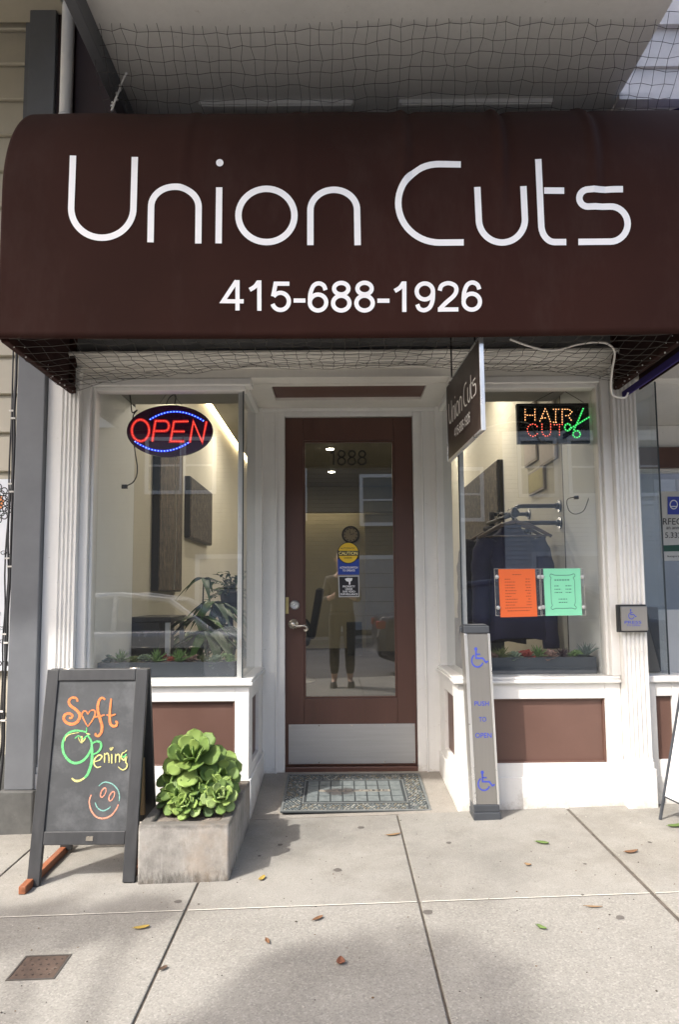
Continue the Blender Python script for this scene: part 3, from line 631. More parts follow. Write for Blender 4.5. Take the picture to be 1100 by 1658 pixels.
for (px, py, Y, L, nl) in ((330,936,4.8,0.20,5),(345,975,4.9,0.26,8),(322,1000,4.75,0.30,9),(360,1012,4.9,0.30,9),(338,1022,4.6,0.34,9),(300,1040,4.75,0.28,8),(375,1040,4.8,0.30,8),(352,985,5.1,0.26,8),(310,1025,5.0,0.26,8),(370,985,5.2,0.25,8)):
    h = at(px, py, Y); root = Vector((-0.98+rr.uniform(-.03,.03), 4.95+rr.uniform(-.03,.03), 0.34))
    st_m.tube(smooth([tuple(root), tuple(lerp(root, h, 0.55)+Vector((0,0,0.08))), tuple(h)], 6), 0.006, 6)
    for k in range(nl):
        a = 2*math.pi*k/nl+rr.uniform(-.2,.2)
        blade(lf, h, (math.cos(a), math.sin(a)*0.9, rr.uniform(-0.35, 0.1)), L*rr.uniform(.8,1.1), L*0.27, rr.uniform(0.35,0.7), rr.choice((0,0,1)), 8)
st_m.build('stem', M['stem'], pl, True); lf.build('foliage', [M['leaf_dark'], M['leaf_mid']], pl, True)
pl = thing('trailing_plant', 'dark bushy plant with small leaves high beside the corner post', 'plant', (-0.86, 5.6, 1.1))
mb = MB(); mb.lathe([(0.07,0),(0.09,0.13),(0.095,0.15),(0.08,0.15),(0.075,0.13)], (-0.88,5.6,0.98), (0,0,1), 20); mb.build('pot', M['black'], pl, True)
mb = MB(); mb.lathe([(0.14,0),(0.14,0.02),(0.02,0.03),(0.02,0.88),(0.12,0.89),(0.12,0.91)], (-0.88,5.6,0.067), (0,0,1), 20); mb.build('plant_stand', M['black'], pl, True)
lf = MB(); st_m = MB()
for k in range(26):
    a = rr.uniform(0, 6.28); e = rr.uniform(-0.4, 1.2); L = rr.uniform(0.12, 0.26)
    d = Vector((math.cos(a)*math.cos(e), math.sin(a)*math.cos(e), math.sin(e))); o = Vector((-0.88, 5.6, 1.14)); p2 = o+d*L-Vector((0,0,0.25*L))
    st_m.tube([o, lerp(o, p2, 0.5)+Vector((0,0,0.03)), p2], 0.003, 4)
    for q in range(7):
        c = lerp(o, p2, 0.25+0.75*q/6); blade(lf, c, (rr.uniform(-1,1), rr.uniform(-1,1), rr.uniform(-.2,.8)), 0.065, 0.034, 0.3, rr.choice((0,0,1)), 4)
st_m.build('stem', M['stem'], pl); lf.build('foliage', [M['leaf_dark'], M['leaf_mid']], pl, True)
# clothes rail and coats on the right
M['navy'] = mat('navy_cloth', (0.020, 0.019, 0.058), 0.85, var=0.2, scale=8, bmp=0.3, bscale=12, bdist=0.01)
M['dark_cloth'] = mat('charcoal_brown_cloth', (0.026, 0.021, 0.024), 0.9, var=0.2, scale=8, bmp=0.3, bscale=12, bdist=0.01)
M['dark_wood'] = mat('dark_hanger_wood', (0.10, 0.065, 0.045), 0.5, var=0.25, scale=10)
rk = thing('clothes_rail', 'black pipe clothes rail fixed to the right wall', 'clothes rail', (XR, 4.4, 1.55))
def flange(mb, p, ax): mb.lathe([(0.038,0),(0.038,0.007),(0.038,0.007),(0.019,0.008),(0.019,0.008),(0.019,0.026),(0.019,0.026),(0.013,0.027)], p, ax, 18)
mb = MB(); za, zb, yr = 1.632, 1.528, 4.17
arc = [(XR-0.24-0.052*math.sin(math.pi*k/10), yr, 1.58+0.052*math.cos(math.pi*k/10)) for k in range(11)]
mb.tube([(XR-0.001,yr,1.632)]+arc+[(XR-0.001,yr,1.528)], 0.0135, 12); flange(mb, (XR,yr,1.632), (-1,0,0)); flange(mb, (XR,yr,1.528), (-1,0,0)); mb.build('near_bracket', M['black_metal'], rk, True)
mb = MB(); yq = 4.84
for z in (1.66, 1.54): mb.tube([(XR-0.001,yq,z),(XR-0.27,yq,z)], 0.0135, 12); flange(mb, (XR,yq,z), (-1,0,0))
mb.tube([(XR-0.27,yq,1.675),(XR-0.27,yq,1.525)], 0.022, 12); mb.build('far_bracket', M['black_metal'], rk, True)
mb = MB(); mb.tube([(XR-0.292,4.12,1.58),(XR-0.285,4.9,1.60)], 0.0135, 12); mb.lathe([(0.024,0),(0.024,0.03)], (XR-0.292,4.10,1.58), (0,1,0), 12); mb.build('rail', M['black_metal'], rk, True)
def hanger(label, y, tilt):
    c = Vector((XR-0.29, y, 1.605)); t = thing('clothes_hanger', label, 'hanger', c, 'hangers on the clothes rail')
    mb = MB(); mb.tube([c+Vector((0.022*math.cos(a), 0, 0.022*math.sin(a)-0.004)) for a in [math.pi*(1.15-k*0.16) for k in range(9)]]+[c+Vector((0.004,0,-0.045)), c+Vector((0,0,-0.075))], 0.0028, 6); mb.build('hook', M['nickel'], t, True)
    mb = MB()
    for s in (-1, 1): mb.tube([c+Vector((0,0,-0.072)), c+Vector((s*0.09,s*tilt*.3,-0.095)), c+Vector((s*0.215,s*tilt,-0.165))], [0.013,0.012,0.010], 8)
    mb.build('shoulder_bar', M['dark_wood'], t, True)
    mb = MB(); mb.tube([c+Vector((-0.20,-tilt,-0.160)), c+Vector((0.20,tilt,-0.160))], 0.005, 6); mb.build('trouser_bar', M['dark_wood'], t, True)
    return c
def coat(name, label, y, m, half, zlen, sleeve, off=0.0):
    c = Vector((XR-0.29+off, y, 1.52)); t = thing(name, label, 'coat', c)
    st_ = [(0.0,0.045,0.045),(-0.015,0.062,0.055),(-0.045,half*0.50,0.058),(-0.085,half*0.92,0.062),(-0.12,half,0.075),(-0.25,half*0.99,0.095),(-0.42,half*1.03,0.105),(-0.6,half*1.08,0.11),(zlen+0.04,half*1.13,0.11),(zlen,half*1.14,0.105)]
    def f(u, v):
        k = v*(len(st_)-1); i = min(int(k), len(st_)-2); q = k-i; z = lerp(st_[i][0], st_[i+1][0], q); a = lerp(st_[i][1], st_[i+1][1], q); b_ = lerp(st_[i][2], st_[i+1][2], q)
        an = 2*math.pi*u; r_ = 1+(0.085*math.sin(an*5+z*2.2)+0.035*math.sin(an*11-z*3))*min(1, max(0, -z*2.2))
        ca, sa = math.cos(an), math.sin(an)
        return c + Vector((a*math.copysign(abs(ca)**0.75, ca)*r_, b_*math.copysign(abs(sa)**0.8, sa)*r_*0.9, z+0.012*math.sin(an*3)*(v>0.8)))
    mb = MB(); mb.grid(f, 40, 26); bd = mb.build('body', m, t, True)
    for s in (-1, 1):
        mb = MB(); pts = smooth([tuple(c+Vector((s*(half-0.03),0,-0.09))), tuple(c+Vector((s*(half+0.018),-0.01,-0.22))), tuple(c+Vector((s*(half+0.030),-0.03,-0.42))), tuple(c+Vector((s*(half+0.045),-0.045,sleeve)))], 6)
        n = len(pts); mb.tube(pts, [lerp(0.070, 0.048, i/(n-1))*(1+0.06*math.sin(i*1.9)) for i in range(n)], 14); mb.build('sleeve', m, t, True)
    mb = MB(); mb.tube([c+Vector((0.055*math.cos(a), 0.05*math.sin(a), 0.002+0.012*math.sin(a))) for a in [2*math.pi*k/20 for k in range(20)]], 0.014, 8, closed=True); mb.build('collar', m, t, True)
hanger('front wooden hanger carrying the navy coat', 4.22, 0.02); coat('navy_coat', 'navy long sleeved coat hanging on the rail behind the orange sheet', 4.24, M['navy'], 0.172, -0.70, -0.76)
hanger('rear wooden hanger carrying the dark brown coat', 4.50, -0.03); coat('dark_coat', 'dark brown coat hanging behind the navy coat', 4.50, M['dark_cloth'], 0.165, -0.74, -0.72, -0.05)
hanger('bare wooden hanger in front of the navy coat', 4.135, -0.02)
# chair under the coats
ch = thing('waiting_chair', 'dark waiting chair below the hanging coats', 'chair', (0.98, 4.75, 0.066))
mb = MB(); mb.box(0.78,1.22,4.62,5.05,0.47,0.52); mb.build('seat', M['dark_grey'], ch, bevel=0.015)
mb = MB(); mb.box(0.78,1.22,5.03,5.06,0.53,0.92); mb.build('backrest', M['dark_grey'], ch, bevel=0.012)
for x in (0.80, 1.20):
    for y in (4.65, 5.04):
        mb = MB(); mb.tube([(x,y,0.067),(x,y,0.475)], 0.014, 8); mb.build('leg', M['black_metal'], ch)
# window boxes with succulents
M['box_blue'] = mat('slate_box_paint', (0.060, 0.072, 0.088), 0.55, var=0.1, bmp=0.1)
M['soil'] = mat('pale_gravel_soil', (0.20, 0.17, 0.14), 0.95, var=0.5, scale=60, bmp=0.8, bscale=120, bdist=0.01)
SUCC = {'green': (0.12,0.23,0.06), 'grey green': (0.20,0.27,0.19), 'red': (0.32,0.055,0.04), 'dusty pink': (0.28,0.18,0.15), 'olive': (0.14,0.17,0.06), 'dark purple': (0.06,0.035,0.045), 'pale green': (0.22,0.34,0.14), 'blue grey': (0.17,0.23,0.22)}
SM = {k: leafmat('succulent_'+k.replace(' ', '_'), v, 0.25, 0.55) for k, v in SUCC.items()}
def rosette(mb, c, ax, Rr, n, wr, thick, e0=1.35, e1=0.15, mis=(0,), seed=0, cup=0.25, nt_=6, ns=4, tip=0.72):
    """spoon-shaped leaves in a golden-angle spiral round the axis ax"""
    q = random.Random(seed); ax = Vector(ax).normalized(); u = ax.orthogonal().normalized(); v = ax.cross(u); c = Vector(c)
    for k in range(n):
        f = (k+0.5)/n; an = k*2.39996+q.uniform(-.12,.12); e = lerp(e0, e1, f**0.8)+q.uniform(-.08,.08)
        L = Rr*lerp(0.30, 1.0, f**0.7)*q.uniform(.92,1.08); wd = L*wr*q.uniform(.92,1.08)*lerp(1.25, 1, f)
        rad = u*math.cos(an)+v*math.sin(an); sd = ax.cross(rad); base = c + ax*(Rr*0.16*(1-f)) + rad*(Rr*0.05)
        cl = q.uniform(0.15, 0.4)
        def sh(uu, vv):
            t = vv; s = (uu-0.5)*2; ee = e - cl*t + 0.45*t*t*(1-f*0.5)
            r = L*t; p = base + rad*(r*math.cos(ee)) + ax*(r*math.sin(ee))
            wt = (0.34 + 0.66*min(1, t/tip)**1.3) if t < tip else math.sqrt(max(0, 1-((t-tip)/(1-tip))**2.2))
            nrm = ax*math.cos(ee) - rad*math.sin(ee)
            return p + sd*(s*wt*wd/2) + nrm*(cup*wd*0.5*wt*s*s)
        mi = q.choice(mis)
        mb.grid(sh, ns, nt_, mi)
def window_box(name, label, x0, x1, y0, y1, z0, z1, plants, side):
    t = thing(name, label, 'planter', ((x0+x1)/2, (y0+y1)/2, z0))
    mb = MB(); mb.box(x0,x1,y0,y0+0.012,z0,z1); mb.box(x0,x1,y1-0.012,y1,z0,z1); mb.box(x0,x0+0.012,y0+0.0121,y1-0.0121,z0,z1); mb.box(x1-0.012,x1,y0+0.0121,y1-0.0121,z0,z1); mb.box(x0+.0121,x1-.0121,y0+.0121,y1-.0121,z0,z0+0.01)
    mb.build('trough', M['box_blue'], t, bevel=0.002)
    q = random.Random(len(plants)); mb = MB(); mb.grid(lambda u, v: (lerp(x0+.0122,x1-.0122,u), lerp(y0+.0122,y1-.0122,v), z1-0.012+0.008*math.sin(u*31)*math.cos(v*7)), 40, 6); mb.build('soil', M['soil'], t)
    n = len(plants); words = ['first','second','third','fourth','fifth','sixth','seventh','eighth','ninth','tenth','eleventh']
    for i, (col, kind, size) in enumerate(plants):
        x = lerp(x0+0.04, x1-0.04, i/(n-1))+q.uniform(-.008,.008); y = (y0+y1)/2-0.02+q.uniform(-.015,.015)
        mb = MB(); c = (x, y, z1-0.006)
        if kind == 'rosette': rosette(mb, c, (q.uniform(-.2,.2),-0.35,1), size, 26, 0.42, 0, 1.4, 0.25, seed=i+9, tip=0.6)
        elif kind == 'spiky':
            for k in range(46):
                a = q.uniform(0,6.28); e = q.uniform(0.35,1.5); blade(mb, c, (math.cos(a)*math.cos(e), math.sin(a)*math.cos(e), math.sin(e)), size*q.uniform(.7,1.2), size*0.16, 0.15, 0, 4, fold=0.3, tipw=0.4)
        else:                                              # low clump of several little heads
            for k in range(7):
                a = q.uniform(0,6.28); d = q.uniform(0, size*0.7); rosette(mb, (x+d*math.cos(a), y+d*0.6*math.sin(a), z1-0.004+q.uniform(0,size*0.5)), (q.uniform(-.5,.5),-.3,1), size*0.55, 14, 0.5, 0, 1.4, 0.2, seed=i*7+k, tip=0.6, nt_=4, ns=2)
        tag(mb.build('succulent', SM[col], None, True, solid=0.002, origin=c), f'{col} {"rosette" if kind=="rosette" else "spiky" if kind=="spiky" else "clumped"} succulent, {words[i]} from the left in the {side} window box', 'succulent', 'succulents in the window boxes')
window_box('window_box', 'long slate window box inside the left window', -1.262, -0.545, 3.60, 3.74, 0.676, 0.752,
    [('blue grey','clump',0.05),('green','spiky',0.075),('olive','rosette',0.05),('grey green','clump',0.055),('green','spiky',0.08),('red','clump',0.048),('green','spiky',0.085),('dusty pink','clump',0.048),('olive','spiky',0.05),('grey green','rosette',0.055),('pale green','clump',0.055)], 'left')
window_box('window_box', 'long slate window box inside the right window', 0.70, 1.352, 3.60, 3.74, 0.676, 0.762,
    [('green','spiky',0.075),('dusty pink','clump',0.05),('olive','spiky',0.075),('grey green','rosette',0.05),('red','rosette',0.06),('green','spiky',0.075),('dusty pink','rosette',0.06),('dark purple','spiky',0.06),('pale green','clump',0.05),('blue grey','spiky',0.09)], 'right')
mb = MB(); mb.tube(smooth([(-1.20,5.0,2.9),(-1.205,5.0,2.2),(-1.20,5.02,1.6),(-1.203,5.0,1.14)], 6), 0.004, 6)
tag(mb.build('pull_string', M['white_cord'], None, origin=(-1.2,5,1.14)), 'thin white cord hanging in front of the tall dark artwork', 'cord')

# ================================================================ THE AWNING
AX0, AX1, AYF, AZB, AZC, AR = -1.392, 1.475, 2.71, 2.158, 2.79, 0.67
AXE = 1.60                             # the cloth runs on past the right side frame
def aw_profile(t):                     # t 0..1 from the hem up the front, over the curve, to the wall
    LV = AZC-AZB; LA = AR*math.pi/2*1.0; L = LV+LA+0.12; s = t*L
    if s < LV: return AYF, AZB+s, (-1, 0)
    s -= LV
    if s < LA: a = s/AR; return AYF+AR*(1-math.cos(a)), AZC+AR*math.sin(a), (-math.cos(a), math.sin(a))
    return AYF+AR+(s-LA), AZC+AR, (0, 1)
CREASES = [(at(655,225,2.75).x, 0.010, 0.10), (at(812,215,2.75).x, 0.014, 0.16), (at(962,210,2.75).x, 0.011, 0.22), (at(300,200,2.75).x, 0.004, 0.05), (at(480,200,2.75).x, 0.003, -0.05)]
def aw_disp(X, z):
    d = 0.0018*math.sin(X*5.1+z*2.3)+0.0012*math.sin(X*11.7-z*5)
    k = min(1, max(0, (z-2.62)/0.35))
    for cx, amp, sl in CREASES:
        u = (X-(cx+sl*(z-3.05)*0.35))/0.022
        if abs(u) < 6: d += amp*k*(math.exp(-u*u) - 0.8*math.exp(-(u-1.6)**2))
    return d
def aw_point(X, t):
    Y, z, n = aw_profile(t); d = aw_disp(X, z) if t > 0.02 else 0
    sag = -0.010*math.cos((X-0.04)/1.43*math.pi/2)*max(0, 1-t*4)
    return Vector((X, Y+n[0]*d, z+n[1]*d+sag))
def on_awning(x, y, lift=0.004):
    d = ray(x, y); k = AYF/d.y; z = HC+d.z*k
    if z > AZC:
        a = d.y**2+d.z**2; cy, cz = AYF+AR, AZC-HC; b_ = d.y*cy+d.z*cz; q = cy*cy+cz*cz-AR*AR
        k = (b_-math.sqrt(max(0, b_*b_-a*q)))/a
    p = CAMP+d*k; z = p.z
    n = Vector((0,-1,0)) if z <= AZC else Vector((0, (p.y-AYF-AR)/AR, (z-AZC)/AR))
    return p + n*(lift+aw_disp(p.x, z))
aw = thing('awning', 'dark brown canvas awning with white shop name and phone number over the shop front', 'awning', (0.04, 3.1, AZB))
mb = MB(); mb.grid(lambda u, v: aw_point(lerp(AX0, AXE, u), v), 270, 60); mb.build('canopy', M['awning'], aw, True, solid=0.003)
mb = MB(); mb.tube([aw_point(lerp(AX0, AXE, k/40), 0)+Vector((0,0.005,0.003)) for k in range(41)], 0.0055, 8); mb.build('hem', M['awning'], aw, True)
for X, s in ((AX0, 1), (AX1, -1), (AXE, -1)):
    pts = [aw_profile(k/40)[:2] for k in range(41)]+[(3.50, AZC+AR-0.001), (3.50, AZB)]
    mb = MB(); mb.prism(pts, lambda a, b_, t: (X+s*t, a, b_), 0.001, 0.006); mb.build('side_panel', M['awning_in'], aw)
    if X == AXE: continue
    mb = MB(); mb.box(X+s*0.0061 if s > 0 else X-0.0381, X+0.0381 if s > 0 else X-0.0061, AYF+0.02, 3.468, AZB-0.012, AZB+0.022); mb.box(*sorted((X+s*0.0061, X+s*0.036)), 3.435, 3.4685, AZB+0.0225, 2.56)
    mb.build('frame_bar', M['awning'], aw, bevel=0.004)
mb = MB(); mb.box(AX0+0.04, AX1-0.04, AYF+0.012, AYF+0.036, AZB+0.012, AZB+0.036); mb.build('front_bar', M['black_metal'], aw)
Lm = MB(); fa = on_awning; WS = 10.4
def half_u(cx, cy, rx, ry, xt0, yt0, xt1, yt1): return [(xt0, yt0)]+[(cx-rx*math.cos(math.pi*k/28), cy+ry*math.sin(math.pi*k/28)) for k in range(29)]+[(xt1, yt1)]
def seg(p, n=8): # subdivide straight runs so that they follow the curved cloth
    out = []
    for a, b_ in zip(p, p[1:]):
        m = max(1, int(math.dist(a, b_)/9)); out += [(lerp(a[0],b_[0],k/m), lerp(a[1],b_[1],k/m)) for k in range(m)]
    return out+[p[-1]]
for st_ in (half_u(166, 338, 50.6, 48.2, 118.6, 253.4, 218.7, 255.9),
            [(244, 393.4)]+[(283.4-38.3*math.cos(math.pi*k/28), 336-32.6*math.sin(math.pi*k/28)) for k in range(29)]+[(321.2, 395)],
            [(355, 303.6), (354.1, 394.8)],
            [(502.8, 397.2)]+[(540.6-37.8*math.cos(math.pi*k/28), 341-33*math.sin(math.pi*k/28)) for k in range(29)]+[(579.4, 398)],
            [(746.6, 267.1)]+[(712-67*math.sin(math.pi*k/28), 330.4-63.3*math.cos(math.pi*k/28)) for k in range(29)]+[(751.2, 393.4)],
            half_u(813, 356, 37.4, 37.7, 773.2, 303.4, 847.8, 302.2),
            [(872, 258.5), (876.8, 362.2)]+[(898.9-22*math.cos(math.pi/2*k/10), 364+28.3*math.sin(math.pi/2*k/10)) for k in range(1, 11)]+[(917.6, 392.1)],
            [(881.5, 309.1), (914.2, 309.1)],
            [(1009.1, 307.2), (953, 307.2)]+[(953-14.2*math.sin(math.pi*k/14), 321-13.9*math.cos(math.pi*k/14)) for k in range(1, 15)]+[(988, 334.9)]+[(988.5+28*math.sin(math.pi*k/18), 363.4-28.5*math.cos(math.pi*k/18)) for k in range(1, 19)]+[(937.1, 391.9)]):
    Lm.ribbon(seg(st_), WS, fa)
Lm.ribbon([(431.6+45.4*math.cos(2*math.pi*k/48), 349.5+43*math.sin(2*math.pi*k/48)) for k in range(48)], WS, fa, closed=True)
Lm.disc2(355.8, 263.8, 6, 6, fa, 24)
Lm.build('shop_name_lettering', M['white_ink'], aw)
def digit_strokes(mb, fn, wd):
    L_ = lambda p: mb.ribbon(p, wd, fn)
    el = lambda cx, cy, rx, ry, a0, a1, n=26: [(cx+rx*math.cos(R_(lerp(a0,a1,k/n))), cy+ry*math.sin(R_(lerp(a0,a1,k/n)))) for k in range(n+1)]
    ring = lambda cx, cy, rx, ry: mb.ribbon(el(cx,cy,rx,ry,0,360,32)[:-1], wd, fn, closed=True)
    L_([(384.8,454.4),(384.8,503.4)]); L_([(383.4,455.5),(361.5,488.6),(394.8,488.6)])
    for x, y0, y1 in ((420,454.5,503.6),(655,456.4,505.6)): L_([(x,y0),(x,y1)]); L_(smooth([(x-1.2,y0+2),(x-7,y0+10),(x-15.6,y0+15.4)], 5))
    L_([(468.8,459.6),(446.4,459.6),(442.4,480.2)]); L_(el(454.4,488.2,13.6,13.9,214,360+162))
    L_([(475.6,486.8),(494.8,486.9)]); L_([(611.4,487.5),(631,487.6)])
    for cx, cy in ((515.2,490.2),(764.0,489.6)): ring(cx, cy, 13.3, 12.9); L_(smooth([(cx+12.2,cy-20),(cx+9,cy-27.5),(cx+1.2,cy-31),(cx-7,cy-27.4),(cx-12,cy-16),(cx-13.4,cy-3)], 6))
    for cx in (552.8, 590.6): ring(cx, 468, 11.6, 9.3); ring(cx, 491.4, 13.3, 11.9)
    ring(688.2, 472.6, 13.2, 12.9); L_(smooth([(701.5,474),(700.5,488),(696,498.5),(687.4,503),(679.5,500.5),(676,493.5)], 6))
    L_(smooth([(712.2,471.6),(715.5,463.2),(726,459.4),(736.5,463.3),(739.2,471.2),(735,480),(722.5,491),(714,499.6)], 5)+[(711.8,502.2)]); L_([(709.2,502.2),(742.4,502.0)])
Lm = MB(); digit_strokes(Lm, fa, 6.9); Lm.build('phone_number_lettering', M['white_ink'], aw)
# little metal clips along the lower edges of the side panels
for X, s in ((AX0+0.038, 1), (AX1-0.038, -1)):
    mb = MB(); q = random.Random(5)
    for k in range(26): mb.ball((X+s*q.uniform(-0.03,0.012), lerp(AYF+0.03, 3.43, k/25)+q.uniform(-.012,.012), AZB-0.004+q.uniform(-0.012,0.03)), q.uniform(0.0025,0.0048), 3)
    mb.build('clip', M['silver_bead'], aw)
# ---------------- netting
def net(name, label, fn, nu, nv, r, m, seed=1, jit=0.010):
    q = random.Random(seed); P_ = [[Vector(fn(i/nu, j/nv))+Vector((q.uniform(-jit,jit), q.uniform(-jit,jit), q.uniform(-jit,jit)*0.6)) for i in range(nu+1)] for j in range(nv+1)]
    mb = MB()
    for j in range(nv+1): mb.tube(P_[j], r, 3, caps=False)
    for i in range(nu+1): mb.tube([P_[j][i] for j in range(nv+1)], r, 3, caps=False)
    return tag(mb.build(name, m, None, origin=fn(0.5,0.5)), label, 'netting', 'bird netting round the awning')
def net1(u, v):
    X = lerp(AX0+0.02, AX1-0.02, u); e = abs(2*u-1)**3
    z0 = AZB+0.002; z1 = lerp(2.262, 2.176, e) - 0.03*(u < 0.25)*(1-u/0.25) + 0.006*math.sin(u*23)
    return (X, lerp(AYF+0.02, 3.415, v), lerp(z0, z1, v) - 0.022*math.sin(math.pi*v)*(1+0.3*math.sin(u*9)))
net('bird_netting', 'sagging dark bird netting stretched below the awning in front of the cornice', net1, 50, 10, 0.0013, M['net'])
def net2(u, v):
    z = lerp(3.36, BZ+0.02, v); return (lerp(-1.10, 1.6, u), lerp(3.10, 2.80, v) + 0.02*math.sin(u*7), z - 0.01*math.sin(math.pi*u*6)*(1-v))
net('bird_netting', 'fine bird netting strung between the awning top and the underside of the bay', net2, 52, 8, 0.0013, M['net'], 2)
mb = MB(); q = random.Random(8); pts = smooth([(lerp(-1.18,1.5,k/24), 3.09+q.uniform(-.01,.01), 3.352+q.uniform(-.008,.012)) for k in range(25)], 3); mb.tube(pts, 0.003, 5)
for k in range(0, len(pts), 3): mb.ball(pts[k], 0.006, 3)
tag(mb.build('edge_wire', M['silver_bead'], None, origin=(0.1,3.09,3.35)), 'pale wire with clips running along the crest of the awning', 'wire')
mb = MB(); q = random.Random(9); pts = smooth([tuple(at(x_, y_, 3.02)) for x_, y_ in ((181,178),(187,160),(193,146),(197,133),(205,118))], 6); mb.tube(pts, 0.005, 6)
for k in range(0, len(pts), 2): mb.ball(pts[k]+(Vector(pts[k])*0 if False else ()) if False else Vector(pts[k])+Vector((q.uniform(-.008,.008),0,q.uniform(-.006,.006))), 0.007, 3)
tag(mb.build('edge_wire', M['silver_bead'], None, origin=at(190,150,3.02)), 'short clipped wire at the upper left end of the netting', 'wire')
mb = MB(); mb.tube(smooth([tuple(at(*p)) for p in ((826,549,2.76),(850,558,2.80),(880,566,2.84),(905,566,2.86),(935,558,2.86),(965,554,2.86),(985,557,2.87),(996,570,2.9),(992,600,2.95),(990,625,3.0),(994,640,3.05),(1012,644,3.05),(1018,636,3.05))], 6), 0.0045, 6)
tag(mb.build('hanging_cable', M['white_cord'], None, origin=at(900,566,2.86)), 'loose white cable looping under the right end of the awning', 'cable')

# ================================================================ SIGNS
# hanging blade sign at right angles to the shop front
BX0, BX1 = 0.561, 0.579
def tw(mb):                            # the board hangs slightly turned towards the street
    for v in mb.v: v.x += 0.006+(3.44-v.y)*0.042
    return mb
bs = thing('hanging_sign', 'brown two sided sign with the shop name hanging edge on under the awning', 'sign', (0.57, 3.1, 1.77))
M['sign_brown'] = mat('sign_brown_laminate', (0.040, 0.027, 0.022), 0.4, var=0.1, scale=2)
mb = MB(); mb.box(BX0+0.003, BX1-0.003, 2.762, 3.438, 1.778, 2.160); tw(mb).build('board', M['sign_brown'], bs)
mb = MB(); mb.box(BX0, BX1, 2.752, 2.7615, 1.768, 2.170); mb.box(BX0, BX1, 3.4385, 3.447, 1.768, 2.170); mb.box(BX0, BX1, 2.762, 3.438, 1.768, 1.7775); mb.box(BX0, BX1, 2.762, 3.438, 2.1605, 2.170); tw(mb).build('edge_trim', M['alu_edge'], bs, bevel=0.001)
for y in (2.86, 3.34):
    mb = MB(); mb.tube([(0.57,y,2.170),(0.57,y,2.60)], 0.004, 6); tw(mb).build('hanger_rod', M['black_metal'], bs)
mb = MB(); mb.box(0.555,0.585,2.735,3.469,2.60,2.63); tw(mb).build('bracket_arm', M['black_metal'], bs)
M['sign_letter'] = mat('sign_silver_lettering', (0.85,0.82,0.78), 0.5, var=0.05)
def blade_fn(a, b_): return Vector((BX0+0.0015, lerp(3.43, 2.765, a), lerp(2.157, 1.780, b_)))    # a: 0 back .. 1 front, b: 0 top .. 1 bottom
mb = MB()
def name_strokes(scale_fn, wd):
    for st_ in (half_u(166, 338, 50.6, 48.2, 115.6, 253.4, 216.7, 253.4), [(245, 394)]+[(283.4-38.3*math.cos(math.pi*k/14), 336-32.6*math.sin(math.pi*k/14)) for k in range(15)]+[(321.7, 394)], [(355,304),(355,394)],
                [(502.8,394)]+[(540.6-37.8*math.cos(math.pi*k/14), 337-33*math.sin(math.pi*k/14)) for k in range(15)]+[(578.4,394)],
                [(746,267)]+[(712-67*math.sin(math.pi*k/16), 330.4-63.3*math.cos(math.pi*k/16)) for k in range(17)]+[(746,393.5)], half_u(813,356,37.4,37.7,775.6,303,850.4,303),
                [(876,258),(876.8,362.2),(882,380),(898.9,392.2),(917,392.2)], [(878,309),(914,309)],
                [(1009,307),(953,307)]+[(953-14.2*math.sin(math.pi*k/8), 321-13.9*math.cos(math.pi*k/8)) for k in range(1,9)]+[(988,335)]+[(988.5+28*math.sin(math.pi*k/10), 363.4-28.5*math.cos(math.pi*k/10)) for k in range(1,11)]+[(937,392)]):
        mb.ribbon([scale_fn(*p) for p in st_], wd, lambda a, b_: blade_fn(a, b_*1.0))
    mb.ribbon([scale_fn(431.6+45*math.cos(2*math.pi*k/24), 349+43*math.sin(2*math.pi*k/24)) for k in range(24)], wd, lambda a, b_: blade_fn(a, b_), closed=True)
    mb.disc2(*scale_fn(355,264), 0.010, 0.016, lambda a, b_: blade_fn(a, b_), 10)
name_strokes(lambda x, y: (lerp(0.06, 0.90, (x-113)/(1018-113)), lerp(0.26, 0.56, (y-253)/(394-253))), 0.018)
tw(mb).build('shop_name_lettering', M['sign_letter'], bs)
mb = MB(); digit_strokes(mb, lambda x, y: blade_fn(lerp(0.24, 0.72, (x-359)/(779-359)), lerp(0.675, 0.80, (y-455)/50)), 6.5); tw(mb).build('phone_number_lettering', M['sign_letter'], bs)

# LED signs inside the windows
M['led_red'] = emit('red_led', (1.0, 0.13, 0.08), 1.9); M['led_core'] = emit('red_led_core', (1.0, 0.34, 0.22), 2); M['led_blue'] = emit('blue_led', (0.12, 0.22, 1.0), 3.2)
M['led_orange'] = emit('orange_led', (1.0, 0.44, 0.18), 2.4); M['led_green'] = emit('green_led', (0.10, 1.0, 0.24), 1.2); M['led_glow'] = emit('red_led_painted_glow', (1.0, 0.015, 0.02), 0.16)  # the glow strips imitate LED light spilling onto the plastic
M['led_blue_glow'] = emit('blue_led_painted_glow', (0.02, 0.03, 1.0), 0.2); M['led_green_glow'] = emit('green_led_painted_glow', (0.02, 0.6, 0.1), 0.03)
M['oval_panel'] = mat('led_lit_purple_panel', (0.060, 0.010, 0.045), 0.15, var=0.1)  # purple of the LED light on the panel is mixed into its colour
def dots(path, step):
    out = []; acc = 0; out.append(path[0])
    for a, b_ in zip(path, path[1:]):
        L = math.dist(a, b_)
        if L < 1e-6: continue
        d = step-acc
        while d <= L+1e-6: out.append((lerp(a[0],b_[0],d/L), lerp(a[1],b_[1],d/L))); d += step
        acc = L-(d-step)
    return out
def led_mesh(name, m, paths, step, r, fn, parent):
    mb = MB()
    for p in paths:
        for c in dots(p, step): o = fn(*c); mb.lathe([(r,0),(r*0.8,0.0018),(r*0.3,0.003)], o, (0,-1,0), 8)
    return mb.build(name, m, parent)
OY = 3.635
z1 = lambda x, y: (190+x*0.16364, 620+y*0.16364)
